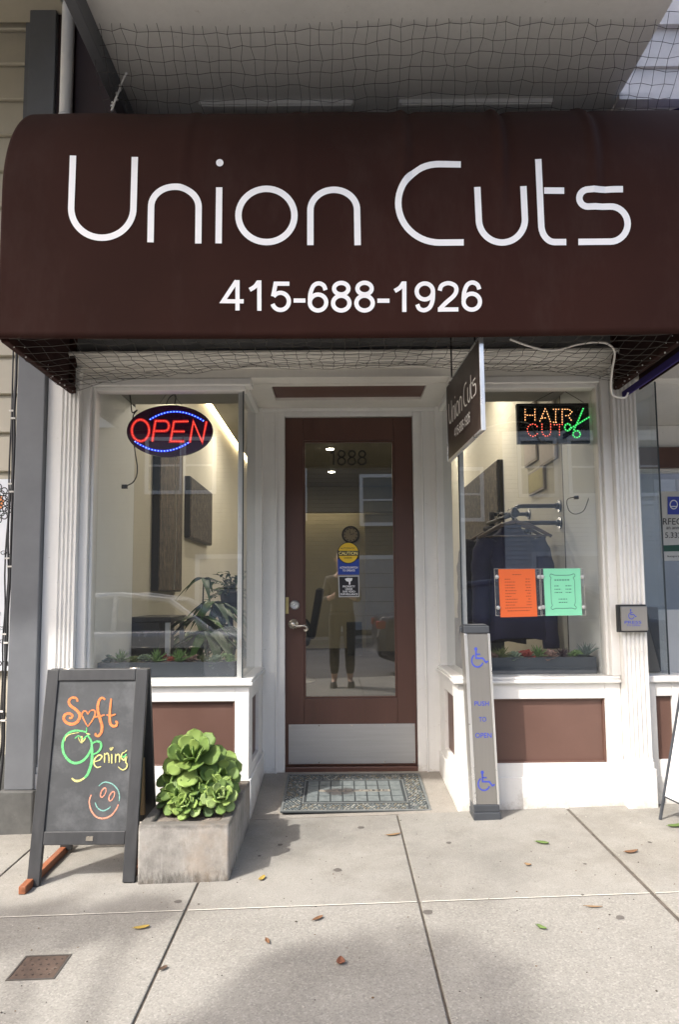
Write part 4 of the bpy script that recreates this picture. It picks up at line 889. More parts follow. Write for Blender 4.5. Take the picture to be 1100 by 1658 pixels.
ov = thing('led_open_sign', 'oval lit sign with red letters OPEN hanging inside the left window', 'lit sign', at(274, 697, OY))
oc = at(274.3, 697.5, OY); orx, orz = 71.0*OY/FPX, 43.5*OY/FPX
mb = MB(); rim = [(orx*math.cos(2*math.pi*k/64), orz*math.sin(2*math.pi*k/64)) for k in range(64)]
mb.prism(rim, lambda a, b_, t: Vector((oc.x+a, OY+t, oc.z+b_)), 0, 0.025); mb.build('panel', M['oval_panel'], ov, bevel=0.004)
zf = lambda dy: (lambda x, y: at(*z1(x, y), OY-dy))
q2 = lambda a, b_, c: [(lerp(lerp(a[0],b_[0],t),lerp(b_[0],c[0],t),t), lerp(lerp(a[1],b_[1],t),lerp(b_[1],c[1],t),t)) for t in [k/20 for k in range(21)]]
red = [[(228+86*math.cos(2*math.pi*k/40), 470+106*math.sin(2*math.pi*k/40)) for k in range(41)],
       [(345,578),(376,376),(470,376)]+[(470+40*math.sin(math.pi*k/8), 426-50*math.cos(math.pi*k/8)) for k in range(1,9)]+[(370,476)],
       [(700,380),(560,383),(524,578),(664,578)], [(546,480),(664,480)], [(716,590),(752,380),(840,588),(882,380)]]
mb = MB()
for p in red: mb.ribbon(p, 30, zf(0.0008))
mb.build('red_painted_glow', M['led_glow'], ov)
led_mesh('red_leds', M['led_red'], red, 16.5, 0.0018, zf(0.0012), ov)
blu = [q2((325,360),(580,200),(852,376)), q2((175,580),(440,765),(712,585))]
mb = MB()
for p in blu: mb.ribbon(p, 22, zf(0.0008))
mb.build('blue_painted_glow', M['led_blue_glow'], ov)
led_mesh('blue_leds', M['led_blue'], blu, 31, 0.0031, zf(0.0012), ov)
mb = MB(); mb.tube(smooth([tuple(at(*z1(*p), OY+0.03)) for p in ((485,210),(510,150),(560,115),(578,140),(566,210))], 5), 0.003, 6); mb.tube([at(*z1(415,205),OY+0.01), at(*z1(515,70),OY+0.01)], 0.0012, 4); mb.tube([at(*z1(515,70),OY+0.01), at(*z1(640,220),OY+0.01)], 0.0012, 4); mb.tube([at(*z1(515,72),OY+0.01), at(*z1(515,20),OY+0.01)], 0.0015, 4)
mb.build('hanging_wire', M['black'], ov)
mb = MB(); mb.tube(smooth([tuple(at(x_, y_, 3.70)) for x_, y_ in ((206,628),(210,640),(212,655),(214,668),(222,664),(216,672),(214,690),(216,712),(219,735),(222,755),(221,770),(215,781),(206,786))], 5), 0.0035, 6)
mb.box(-0.020, 0.010, -0.008, 0.008, -0.011, 0.011, 0, Matrix.Translation(at(203,788,3.70)))
tag(mb.build('power_cord', M['black'], None, origin=at(214,700,3.70)), 'black power cord dangling behind the oval sign with its plug loose', 'cord')
HY = 3.625; z2 = lambda x, y: (820+x*0.16364, 610+y*0.16364); hf = lambda dy: (lambda x, y: at(*z2(x, y), HY-dy))
hs = thing('led_haircut_sign', 'black rectangular lit sign reading hair cut with green scissors inside the right window', 'lit sign', at(904, 686, HY))
a_, b_ = at(839.2, 718.3, HY), at(968.0, 652.4, HY)
mb = MB(); mb.box(a_.x, b_.x, HY, HY+0.03, a_.z, b_.z); mb.build('case', M['black'], hs, bevel=0.003)
mb = MB(); mb.box(a_.x+0.012, b_.x-0.012, HY-0.0012, HY-0.0004, a_.z+0.028, b_.z-0.014); mb.build('screen', mat('dark_green_acrylic', (0.006,0.011,0.010), 0.12), hs)
H1 = [[(190,323),(190,452)],[(287,323),(287,452)],[(212,381),(268,381)],[(388,318),(330,452)],[(404,345),(443,452)],[(362,407),(412,407)],[(470,322),(522,322)],[(493,346),(493,450)],[(472,450),(520,450)],
      [(557,450),(557,322),(625,322),(655,350),(618,385),(578,385)],[(630,408),(660,447)]]
led_mesh('orange_leds', M['led_orange'], H1, 26, 0.0024, hf(0.0016), hs)
H2 = [[(308,492),(288,472),(262,467),(235,478),(215,500),(210,526),(216,552),(234,576),(260,591),(288,585),(312,562)],[(357,470),(357,545),(372,577),(400,592),(430,577),(443,550),(443,460)],[(480,475),(578,472)],[(530,497),(530,596)]]
led_mesh('red_leds', M['led_red'], H2, 26, 0.0024, hf(0.0016), hs)
H3 = [[(765,316),(718,430),(668,535)],[(842,388),(715,466),(628,518)],[(612+30*math.cos(2*math.pi*k/20), 500+34*math.sin(2*math.pi*k/20)) for k in range(20)],[(700+36*math.cos(2*math.pi*k/20), 568+34*math.sin(2*math.pi*k/20)) for k in range(20)]]
mb = MB()
for p in H3: mb.ribbon(p, 20, hf(0.0014))
mb.build('green_painted_glow', M['led_green_glow'], hs)  # painted glow behind the scissor LEDs
led_mesh('green_leds', M['led_green'], H3, 25, 0.0030, hf(0.0018), hs)
mb = MB()
for p in (((255,262),(533,115)),((533,115),(770,255)),((533,115),(533,72))): mb.tube([at(*z2(*p[0]),HY+0.012), at(*z2(*p[1]),HY+0.012)], 0.0015, 5)
mb.build('hanging_wire', M['black'], hs)
mb = MB(); mb.tube(smooth([tuple(at(*z2(*p), 3.68)) for p in ((905,640),(880,680),(870,750),(890,790),(905,830),(895,900),(870,1050),(820,1200),(780,1310),(740,1345),(680,1358),(630,1330),(605,1265),(610,1215),(650,1195),(690,1195))], 4), 0.0026, 6)
mb.box(-0.013,0.013,-0.01,0.01,-0.022,0.022,0,Matrix.Translation(at(*z2(905,825),3.68))); mb.box(-0.010,0.012,-0.008,0.008,-0.009,0.009,0,Matrix.Translation(at(*z2(695,1195),3.68)))
tag(mb.build('power_cord', M['black'], None, origin=at(968,745,3.68)), 'thin black cord with adapter and loose plug hanging below the hair cut sign', 'cord')

# price sheets in clear holders stuck to the inside of the right window
PY_ = YF+0.036
def sheet(name, label, quad, holder, m, ink, kind):
    t = thing(name, label, 'notice', at((quad[0][0]+quad[1][0])/2, quad[2][1], PY_))
    f = lambda dy: (lambda a, b_: at(lerp(lerp(quad[0][0],quad[1][0],a), lerp(quad[3][0],quad[2][0],a), b_), lerp(lerp(quad[0][1],quad[1][1],a), lerp(quad[3][1],quad[2][1],a), b_), PY_-dy))
    mb = MB(); g = f(0); n = f(-0.001); mb.add([g(0,0),g(1,0),g(1,1),g(0,1),n(0,0),n(1,0),n(1,1),n(0,1)], [(0,1,2,3),(7,6,5,4),(0,4,5,1),(1,5,6,2),(2,6,7,3),(3,7,4,0)]); mb.build('paper', m, t)
    mb = MB(); L = f(0.0006); q = random.Random(hash(kind) % 97 if False else len(kind))
    def line(a0, a1, y_, h=0.008):
        x_ = a0
        while x_ < a1:
            wd = q.uniform(0.02, 0.06); mb.quad(L(x_, y_-h), L(min(x_+wd,a1), y_-h), L(min(x_+wd,a1), y_+h), L(x_, y_+h)); x_ += wd+0.018
    if kind == 'prices':
        line(0.38, 0.62, 0.115)
        for i, y_ in enumerate((0.21,0.27,0.335,0.39,0.45,0.51,0.57,0.63,0.69,0.75)):
            line(0.16, 0.16+q.uniform(0.15,0.5 if i == 2 else 0.34), y_); line(q.uniform(0.70,0.78), 0.86, y_)
        line(0.14, 0.86, 0.81); line(0.2, 0.8, 0.87)
    else:
        line(0.29, 0.70, 0.245, 0.010)
        for y_ in (0.37, 0.44, 0.51): line(0.28, q.uniform(.40,.52), y_); line(0.58, 0.74, y_)
        line(0.38, 0.62, 0.65); line(0.38, 0.62, 0.72)
        for pth in (smooth([(0.17,0.16),(0.20,0.115),(0.30,0.14),(0.5,0.145),(0.72,0.14),(0.82,0.115),(0.85,0.16),(0.80,0.2),(0.83,0.26),(0.83,0.5),(0.83,0.72),(0.80,0.78),(0.85,0.83),(0.82,0.865),(0.72,0.845),(0.5,0.85),(0.3,0.845),(0.2,0.865),(0.16,0.83),(0.2,0.78),(0.18,0.72),(0.18,0.5),(0.18,0.26),(0.2,0.2)], 4, True),): mb.ribbon(pth, 0.011, L, closed=True)
    mb.build('printed_lines', ink, t)
    mb = MB(); h = holder; P4 = [at(h[0],h[1],PY_+0.003), at(h[2],h[1],PY_+0.003), at(h[2]+3,h[3],PY_+0.003), at(h[0]+3,h[3],PY_+0.003)]; mb.add([p for p in P4]+[p+Vector((0,0.002,0)) for p in P4], [(0,1,2,3),(7,6,5,4),(0,4,5,1),(1,5,6,2),(2,6,7,3),(3,7,4,0)])
    hd = mb.build('clear_holder', M['clear'], t); mb = MB()
    mb.tube(P4, 0.0011, 4, closed=True); mb.build('holder_edge', M['white_cord'], hd)
    for cx, cy in ((h[0]+4, h[1]+13), (h[2]-3, h[1]+13), (h[0]+6, h[3]-13), (h[2]-1, h[3]-13)):
        mb = MB(); mb.lathe([(0.0105,-0.008),(0.008,-0.004),(0.004,-0.001),(0.005,0.004),(0.003,0.006)], at(cx, cy, PY_), (0,1,0), 14); mb.build('suction_cup', M['cup'], t, True)
M['cup'] = mat('clear_suction_cup', (0.62,0.62,0.62), 0.12, var=0.1, spec=0.9)
M['orange_paper'] = mat('orange_paper', (0.78, 0.145, 0.035), 0.7, var=0.03); M['green_paper'] = mat('mint_paper', (0.26, 0.74, 0.47), 0.7, var=0.03)
M['faint_ink'] = mat('faint_brown_ink', (0.30,0.05,0.02), 0.7); M['faint_green_ink'] = mat('faint_green_ink', (0.03,0.14,0.09), 0.7)
sheet('price_list', 'orange printed price list in a clear holder on the right window', ((807.8,921.6),(867.0,921.2),(871,998),(811.4,999.6)), (801,921,876,997), M['orange_paper'], M['faint_ink'], 'prices')
sheet('opening_hours', 'mint green notice with an ornamental border on the right window', ((880.4,920.6),(940.4,920.2),(943.6,996.2),(884.2,997.2)), (874,921,946,996), M['green_paper'], M['faint_green_ink'], 'hours')

# wheelchair symbol, shared by the push post and the wall plate
def wheelchair(mb, fn, s=1.0, wd=0.1):       # unit frame about 1 wide, 1.25 high, y down
    mb.disc2(0.10, 0.0, 0.115, 0.115, fn, 18)
    mb.ribbon([(0.10,0.09),(0.12,0.60),(0.60,0.60),(0.83,0.87),(1.0,0.78)], wd, fn); mb.ribbon([(0.11,0.34),(0.42,0.34)], wd*0.8, fn)
    mb.ribbon([(0.22+0.42*math.cos(a), 0.75+0.42*math.sin(a)) for a in [R_(20+k*12) for k in range(19)]], wd*0.9, fn)
# push-to-open post
zp = lambda x, y: (740+x*0.19912, 1010+y*0.19903)
pb = on_ground(787, 1328); PYF = pb.y
lean = lambda x, y, z: Vector((x + (-0.029)*(z)/0.92, y, z))
po = thing('push_post', 'leaning aluminium push to open post with blue wheelchair symbols beside the entry', 'push post', (0.70, PYF+0.05, ground_z(0.7, PYF)))
gz = ground_z(0.70, PYF); x0, x1 = 0.643, 0.772
def pbox(mb, x0, x1, y0, y1, z0, z1): 
    mb.add([lean(*p) for p in ((x0,y0,z0),(x1,y0,z0),(x1,y1,z0),(x0,y1,z0),(x0,y0,z1),(x1,y0,z1),(x1,y1,z1),(x0,y1,z1))], [(0,3,2,1),(4,5,6,7),(0,1,5,4),(1,2,6,5),(2,3,7,6),(3,0,4,7)])
PT = gz+0.885
mb = MB(); pbox(mb, x0, x1, PYF, PYF+0.115, gz-0.01, gz+0.035); pbox(mb, x0+0.003, x1-0.003, PYF+0.003, PYF+0.112, gz+0.0353, gz+0.07); mb.build('base', M['dark_grey'], po, bevel=0.004)
mb = MB(); pbox(mb, x0+0.001, x1-0.001, PYF+0.012, PYF+0.108, gz+0.0703, PT); mb.build('post_body', M['alu'], po, bevel=0.004)
mb = MB(); pbox(mb, x0+0.017, x1-0.012, PYF+0.008, PYF+0.0117, gz+0.0705, PT-0.002); mb.build('push_face', M['alu'], po, bevel=0.001)
mb = MB(); pbox(mb, x0+0.001, x0+0.0165, PYF+0.005, PYF+0.0118, gz+0.0705, PT-0.002); pbox(mb, x1-0.0115, x1-0.001, PYF+0.005, PYF+0.0118, gz+0.0705, PT-0.002); mb.build('edge_strip', M['alu_edge'], po, bevel=0.002)
mb = MB(); pbox(mb, x0+0.001, x1-0.003, PYF+0.002, PYF+0.112, PT+0.0003, PT+0.035); pbox(mb, x0+0.008, x1-0.012, PYF+0.012, PYF+0.1, PT+0.0353, PT+0.042); pbox(mb, x0-0.012, x0+0.0005, PYF+0.03, PYF+0.06, PT+0.004, PT+0.03); mb.build('cap', M['dark_grey'], po, bevel=0.004)
pf = lambda x, y: at(*zp(x, y), PYF+0.0070)
for ox, oy in ((145,205),(198,1209)):
    mb = MB(); wheelchair(mb, lambda a, b_, ox=ox, oy=oy: pf(ox+a*112, oy+b_*125), wd=0.105); mb.build('wheelchair_symbol', M['blue_ink'], po)
mb = MB(); text_mesh(mb, 'PUSH', pf, 146, 262, 630, 667, weight=0.008); text_mesh(mb, 'TO', pf, 182, 241, 758, 796, weight=0.008); text_mesh(mb, 'OPEN', pf, 151, 284, 887, 928, weight=0.008); mb.build('lettering', M['blue_ink'], po)
# press plate on the pilaster
pp = thing('press_plate', 'square steel press to open plate with blue wheelchair on the right pilaster', 'push plate', (1.49, 3.44, 0.97))
a_, b_ = at(999.5, 1023.5, 3.445), at(1044.5, 978.5, 3.445)
mb = MB(); mb.box(a_.x, b_.x-0.004, 3.418, 3.449, a_.z, b_.z); mb.build('backing_box', M['black'], pp, bevel=0.003)
mb = MB(); mb.box(a_.x+0.010, b_.x-0.002, 3.410, 3.4178, a_.z+0.008, b_.z-0.009); mb.build('plate', M['alu'], pp, bevel=0.006)
zq = lambda x, y: (980+x*0.3133, 600+y*0.3136); qf = lambda x, y: at(*zq(x, y), 3.4088)
mb = MB(); wheelchair(mb, lambda a, b_: qf(131+a*34, 1236+b_*40), wd=0.12); mb.build('wheelchair_symbol', M['blue_ink'], pp)
mb = MB(); text_mesh(mb, 'PRESS', qf, 103, 190, 1292, 1307, weight=0.012); text_mesh(mb, 'TO OPEN', qf, 113, 184, 1311, 1320, weight=0.008); mb.build('lettering', M['blue_ink'], pp)

# ================================================================ ON THE PAVEMENT
# chalkboard
UB = Vector((-1.243, 2.800, 0)); BW_, BH_ = 0.428, 0.838
vdir = Vector((0, 0.140, 0.823)).normalized(); wdir = Vector((0, -vdir.z, vdir.y))
def gB(u): return ground_z(UB.x+u, UB.y)
def B(u, v, w_=0.0): return Vector((UB.x+u, UB.y, -0.036)) + vdir*v + wdir*w_
def bbox(mb, u0, u1, v0, v1, w0, w1, f=B):
    mb.add([f(*p) for p in ((u0,v0,w0),(u1,v0,w0),(u1,v1,w0),(u0,v1,w0),(u0,v0,w1),(u1,v0,w1),(u1,v1,w1),(u0,v1,w1))], [(0,3,2,1),(4,5,6,7),(0,1,5,4),(1,2,6,5),(2,3,7,6),(3,0,4,7)])
M['board_frame'] = mat('charcoal_painted_wood', (0.034, 0.035, 0.037), 0.5, var=0.18, scale=5, sc=(6,6,1), bmp=0.12, bscale=40, dirt_veil=((0.12,0.12,0.12), 0.16, 5))
M['slate'] = mat('smudged_chalkboard', (0.050, 0.053, 0.056), 0.6, var=0.22, scale=5, dirt_veil=((0.12,0.125,0.13), 0.42, 3.4))
cb = thing('chalkboard_sign', 'charcoal A-frame chalkboard with Soft Opening in orange and green chalk', 'chalkboard', B(BW_/2, 0))
mb = MB(); bbox(mb, 0, 0.050, -0.008, BH_, -0.022, 0); mb.build('leg', M['board_frame'], cb, bevel=0.003)
mb = MB(); bbox(mb, BW_-0.050, BW_, 0.006, BH_, -0.022, 0); mb.build('leg', M['board_frame'], cb, bevel=0.003)
for v0, v1 in ((BH_-0.048, BH_), (0.145, 0.196)):
    mb = MB(); bbox(mb, 0.0503, BW_-0.0503, v0, v1, -0.022, 0); mb.build('rail', M['board_frame'], cb, bevel=0.003)
mb = MB(); bbox(mb, 0.0503, BW_-0.0503, 0.1963, BH_-0.0483, -0.016, -0.007); mb.build('chalk_panel', M['slate'], cb)
def on_board(x, y, w_=-0.0058):
    d = ray(x, y); o = B(0, 0, w_); k = (o-CAMP).dot(wdir)/d.dot(wdir); return CAMP+d*k
zc5 = lambda x, y: (90+x*0.14477, 1110+y*0.14475)
cf = lambda x, y: on_board(*zc5(x, y))
def chalk(name, col): 
    m, nt, b = nodes_of(name); f = noise(nt, 60, 4, 0.7)
    nt.links.new(mixc(nt, ramp(nt, noise(nt, 330, 3, 0.6), [(0.36, (0.85,)*3), (0.50, (0,0,0))]), ramp(nt, f, [(0.3, mul(col, 0.66)), (0.6, col)]), (0.06,0.06,0.062)), b.inputs['Base Color']); b.inputs['Roughness'].default_value = 0.95; return m
CO, CG, CY, CT, CP = chalk('orange_chalk', (0.85,0.26,0.08)), chalk('green_chalk', (0.16,0.66,0.22)), chalk('yellow_chalk', (0.74,0.68,0.26)), chalk('teal_chalk', (0.25,0.52,0.45)), chalk('salmon_chalk', (0.80,0.34,0.22))
def strokes(name, m, ss):
    mb = MB()
    for i, (pts, wd) in enumerate(ss):
        p = smooth(pts, 6); n = len(p)
        mb.ribbon(p, [wd*(0.62+0.38*math.sin(math.pi*k/(n-1))) for k in range(n)], lambda x, y, i=i: on_board(*zc5(x, y), -0.0058+0.0002*i))
    return mb.build(name, m, cb)
strokes('soft_lettering', CO, [
    ([(240,180),(236,148),(200,134),(160,150),(146,190),(170,230),(220,265),(262,310),(266,360),(235,410),(180,432),(120,415),(88,370),(105,325),(150,312),(186,335),(172,364),(148,360)], 33),
    ([(358,322),(338,288),(308,290),(294,330),(320,395),(358,458)], 18), ([(358,322),(385,282),(425,277),(442,312),(410,385),(358,458)], 18),
    ([(552,158),(522,137),(488,160),(471,220),(472,290),(497,380),(516,450),(510,520),(478,562),(446,556),(448,530)], 32), ([(436,352),(495,342),(545,328)], 20),
    ([(620,145),(610,230),(604,330),(606,410),(635,452),(676,446),(686,412),(666,400)], 30), ([(566,328),(620,336),(672,318)], 20)])
strokes('opening_green_lettering', CG, [
    ([(345,524),(285,508),(195,508),(118,555),(76,650),(90,760),(150,840),(222,868),(300,842),(362,775),(400,690),(392,610),(350,552)], 28),
    ([(400,640),(406,740),(400,860),(362,980),(320,1035)], 32), ([(345,470),(343,520)], 14), ([(212,592),(258,562),(300,602),(342,566),(380,545)], 14),
    ([(405,650),(455,625),(504,642),(500,705),(462,750),(418,770)], 24), ([(730,770),(760,800),(790,765)], 18)])
strokes('opening_yellow_lettering', CY, [
    ([(330,1025),(280,1058),(235,1068),(205,1058),(178,1034)], 26), ([(104,620),(112,580),(160,545),(260,525)], 10), ([(250,580),(270,625),(290,640),(310,620),(335,590)], 12), ([(290,565),(292,640)], 26), ([(340,535),(385,545)], 12),
    ([(436,852),(490,832),(516,792),(482,778),(436,820),(430,880),(462,916),(505,905)], 17),
    ([(545,755),(545,862)], 16), ([(545,785),(575,757),(594,792),(594,866)], 15), ([(625,765),(626,872)], 18), ([(602,700),(618,724),(645,692)], 9), ([(602,700),(618,698),(620,712),(630,692),(645,692)], 7),
    ([(670,765),(668,866)], 16), ([(670,795),(698,767),(714,800),(712,860)], 15), ([(795,722),(770,745),(745,758),(730,800),(760,832),(790,800),(782,850),(800,888),(780,930),(742,942),(698,908)], 17)])
strokes('smiley_orange', CP, [([(396,1222),(374,1300),(398,1400),(458,1470),(540,1486),(620,1452),(672,1390),(700,1330)], 19)]+
    [([(cx+24*math.cos(a)*math.cos(.42)-56*math.sin(a)*math.sin(-.42)*-1, cy+24*math.cos(a)*math.sin(.42)*-1*-1+56*math.sin(a)*math.cos(.42)) for a in [2*math.pi*k/14 for k in range(15)]], 15) for cx, cy in ((531,1198),(626,1238))])
strokes('smiley_teal', CT, [([(480,1125),(520,1090),(565,1080),(632,1102),(690,1160),(712,1230),(708,1292)], 13), ([(440,1308),(468,1370),(530,1400),(590,1376),(610,1354)], 14)])
mb = MB(); bbox(mb, 0.222, 0.250, 0.160, 0.178, 0.0004, 0.0016); mb.build('maker_plate', M['nickel'], cb)
# rear half leaning the other way, hinges, foot rails
vb = Vector((0, -0.165, 0.823)).normalized(); wb = Vector((0, vb.z, -vb.y*-1)); tp = B(0, BH_, -0.026); bk0 = tp - vb*0.838
def Bb(u, v, w_=0.0): return Vector((bk0.x+u, bk0.y, bk0.z)) + vb*v + Vector((0, vb.z, -vb.y))*w_
for u0, u1 in ((0,0.05),(BW_-0.05,BW_)):
    mb = MB(); bbox(mb, u0, u1, 0.012, BH_, 0, 0.022, Bb); mb.build('leg', M['board_frame'], cb, bevel=0.003)
for v0, v1 in ((BH_-0.048, BH_), (0.145, 0.196)):
    mb = MB(); bbox(mb, 0.0503, BW_-0.0503, v0, v1, 0, 0.022, Bb); mb.build('rail', M['board_frame'], cb, bevel=0.003)
mb = MB(); bbox(mb, 0.0503, BW_-0.0503, 0.1963, BH_-0.0483, 0.007, 0.016, Bb); mb.build('back_panel', M['slate'], cb)
for u in (0.06, 0.345):
    mb = MB(); mb.tube([B(u, BH_+0.002, -0.024), B(u+0.045, BH_+0.002, -0.024)], 0.005, 8); mb.build('hinge', M['nickel'], cb, True)
for u in (0.025, BW_-0.025):
    x = UB.x+u-(0.012 if u < 0.1 else 0); q0, q1 = (2.735, 3.21) if u < 0.1 else (2.86, 3.21)
    mb = MB(); s0, s1 = ground_z(x, q0)+0.001, ground_z(x, q1)+0.001
    mb.add([(x-0.014,q0,s0),(x+0.014,q0,s0),(x+0.014,q1,s1),(x-0.014,q1,s1),(x-0.014,q0,s0+0.030),(x+0.014,q0,s0+0.030),(x+0.014,q1,s1+0.030),(x-0.014,q1,s1+0.030)], [(0,3,2,1),(4,5,6,7),(0,1,5,4),(1,2,6,5),(2,3,7,6),(3,0,4,7)])
    mb.build('foot_rail', M['wood'], cb, bevel=0.003)
# flattened box leaning behind the chalkboard
mb = MB(); mb.add([(-1.10,3.035,0.155),(-0.846,3.035,0.155),(-0.846,3.015,0.40),(-1.10,3.015,0.40),(-1.10,3.052,0.155),(-0.846,3.052,0.155),(-0.846,3.032,0.40),(-1.10,3.032,0.40)], [(0,1,2,3),(7,6,5,4),(0,4,5,1),(1,5,6,2),(2,6,7,3),(3,7,4,0)])
tag(mb.build('cardboard_box', M['card'], bevel=0.002), 'brown cardboard tucked between the two halves of the chalkboard', 'cardboard')

# concrete planter and its plant
M['planter'] = concrete('weathered_planter_concrete', (0.30, 0.275, 0.24), wear=0.5, bstr=0.5)
def planter_mat():
    m, nt, b = nodes_of('stained_planter_concrete'); col = (0.30, 0.285, 0.26)
    c = ramp(nt, noise(nt, 6, 9, 0.75), [(0.30, mul(col, 0.50)), (0.52, mul(col, 0.95)), (0.72, mul(col, 1.3))])
    c = mixc(nt, ramp(nt, noise(nt, 4, 6, 0.7, sc=(9,9,2.4)), [(0.50, (0,0,0)), (0.72, (0.45,)*3)]), c, (0.45,0.435,0.405))
    tc = nt.nodes.new('ShaderNodeTexCoord'); sp = nt.nodes.new('ShaderNodeSeparateXYZ'); nt.links.new(tc.outputs['Object'], sp.inputs[0])
    def zmask(k, off, ns, lo, hi, top):
        ad = nt.nodes.new('ShaderNodeMath'); ad.operation = 'MULTIPLY_ADD'; ad.inputs[1].default_value = k; nt.links.new(sp.outputs['Z'], ad.inputs[0])
        a2 = nt.nodes.new('ShaderNodeMath'); a2.operation = 'ADD'; a2.inputs[1].default_value = off; nt.links.new(ns, a2.inputs[0]); nt.links.new(a2.outputs[0], ad.inputs[2])
        return ramp(nt, ad.outputs[0], [(lo, (0,0,0)), (hi, (top,)*3)])
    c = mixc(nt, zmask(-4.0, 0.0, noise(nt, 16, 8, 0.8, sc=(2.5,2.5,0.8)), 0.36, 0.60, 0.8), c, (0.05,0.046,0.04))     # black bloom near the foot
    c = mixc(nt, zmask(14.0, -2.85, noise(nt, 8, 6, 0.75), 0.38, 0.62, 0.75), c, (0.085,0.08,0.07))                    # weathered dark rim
    c = mixc(nt, ramp(nt, noise(nt, 2.6, 6, 0.7), [(0.52, (0,0,0)), (0.72, (0.45,)*3)]), c, (0.30,0.215,0.14))
    nt.links.new(c, b.inputs['Base Color']); b.inputs['Roughness'].default_value = 0.9; b.inputs['Specular IOR Level'].default_value = 0.2
    bump(nt, b, noise(nt, 45, 6, 0.75), 0.6, 0.004); return m
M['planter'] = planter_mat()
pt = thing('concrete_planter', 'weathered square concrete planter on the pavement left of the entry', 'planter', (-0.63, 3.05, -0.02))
X0, X1, Y0, Y1, Z0, Z1 = -0.802, -0.440, 2.79, 3.43, -0.04, 0.195
mb = MB(); th = 0.045
o_ = [(X0,Y0),(X1,Y0),(X1,Y1),(X0,Y1)]; i_ = [(X0+th,Y0+th),(X1-th,Y0+th),(X1-th,Y1-th),(X0+th,Y1-th)]
vs = [(x,y,Z0) for x,y in o_]+[(x,y,Z1) for x,y in o_]+[(x,y,Z1) for x,y in i_]+[(x,y,Z1-0.05) for x,y in i_]
fs = [(k,(k+1)%4,4+(k+1)%4,4+k) for k in range(4)]+[(4+k,4+(k+1)%4,8+(k+1)%4,8+k) for k in range(4)]+[(8+k,8+(k+1)%4,12+(k+1)%4,12+k) for k in range(4)]+[(12,13,14,15),(3,2,1,0)]
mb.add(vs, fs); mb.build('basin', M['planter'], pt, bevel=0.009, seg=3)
mb = MB(); mb.grid(lambda u, v: (lerp(X0+th,X1-th,u), lerp(Y0+th,Y1-th,v), Z1-0.018+0.012*math.sin(u*9)*math.cos(v*8)), 30, 40); mb.build('soil', M['soil'], pt)
def aeo(name, col):
    m, nt, b = nodes_of(name); f = noise(nt, 14, 3, 0.5)
    c = ramp(nt, f, [(0.3, mul(col, 0.8)), (0.7, mul(col, 1.2))])
    nt.links.new(c, b.inputs['Base Color']); b.inputs['Roughness'].default_value = 0.58; b.inputs['Specular IOR Level'].default_value = 0.3; b.inputs['Subsurface Weight'].default_value = 0.05; b.inputs['Subsurface Radius'].default_value = (0.01,0.015,0.004); b.inputs['Subsurface Scale'].default_value = 0.5
    return m
AE = [aeo('succulent_leaf_green', (0.120,0.190,0.046)), aeo('succulent_leaf_lime', (0.185,0.265,0.066)), aeo('succulent_leaf_deep', (0.062,0.110,0.036)), aeo('succulent_leaf_pale', (0.21,0.285,0.10))]
ae = thing('succulent_plant', 'large bright green rosette succulent filling the concrete planter', 'plant', (-0.62, 3.12, Z1))
heads = [  # px, py, distance, radius, leaves, axis, mats, last-ring angle
    (312,1230,3.00,0.150,23,(-0.10,-0.74,0.68),(0,1,0),-0.25), (345,1244,3.08,0.140,17,(0.50,-0.32,0.80),(0,0,1,2),-0.20), (333,1262,3.02,0.120,13,(0.25,-0.75,0.6),(0,1,2),-0.35),
    (287,1268,3.02,0.128,13,(-0.50,-0.50,0.7),(0,1,2),-0.35), (289,1287,2.95,0.100,12,(-0.45,-0.75,0.5),(0,1),-0.30), (300,1303,2.91,0.072,20,(-0.10,-0.80,0.6),(1,1,3,0),-0.10),
    (356,1290,2.91,0.082,20,(0.20,-0.75,0.62),(1,0,3),-0.10), (329,1292,2.93,0.078,13,(0.0,-0.9,0.4),(0,2),-0.2), (362,1270,3.06,0.095,12,(0.7,-0.35,0.6),(0,2,2),-0.3),
    (300,1250,3.05,0.125,15,(-0.45,-0.65,0.6),(0,1),-0.3), (355,1258,3.00,0.110,14,(0.45,-0.6,0.6),(0,1,0),-0.3), (318,1276,2.95,0.095,14,(-0.1,-0.85,0.45),(1,0),-0.3), (345,1275,2.95,0.090,13,(0.15,-0.85,0.45),(0,1),-0.3),
    (328,1240,3.20,0.150,14,(0.1,0.35,0.9),(2,0),-0.2), (276,1290,3.00,0.085,11,(-0.7,-0.5,0.5),(0,2),-0.3)]
stm = MB()
for i, (px, py, Y, r, n, ax, mm, el_) in enumerate(heads):
    c = at(px, py, Y); mb = MB(); rosette(mb, c, ax, r, n, 0.60, 0, 1.30, el_, mm, i+3, 0.09, 10, 4, 0.66)
    mb.build('rosette', AE, ae, True, solid=0.005)
    stm.tube(smooth([(lerp(c.x,-0.62,0.7), lerp(c.y,3.1,0.6), Z1-0.03), (lerp(c.x,-0.62,0.3), lerp(c.y,3.1,0.3), lerp(Z1,c.z,0.6)), tuple(c)], 5), 0.011, 8)
stm.build('stem', mat('woody_succulent_stem', (0.12,0.10,0.06), 0.8), ae, True)

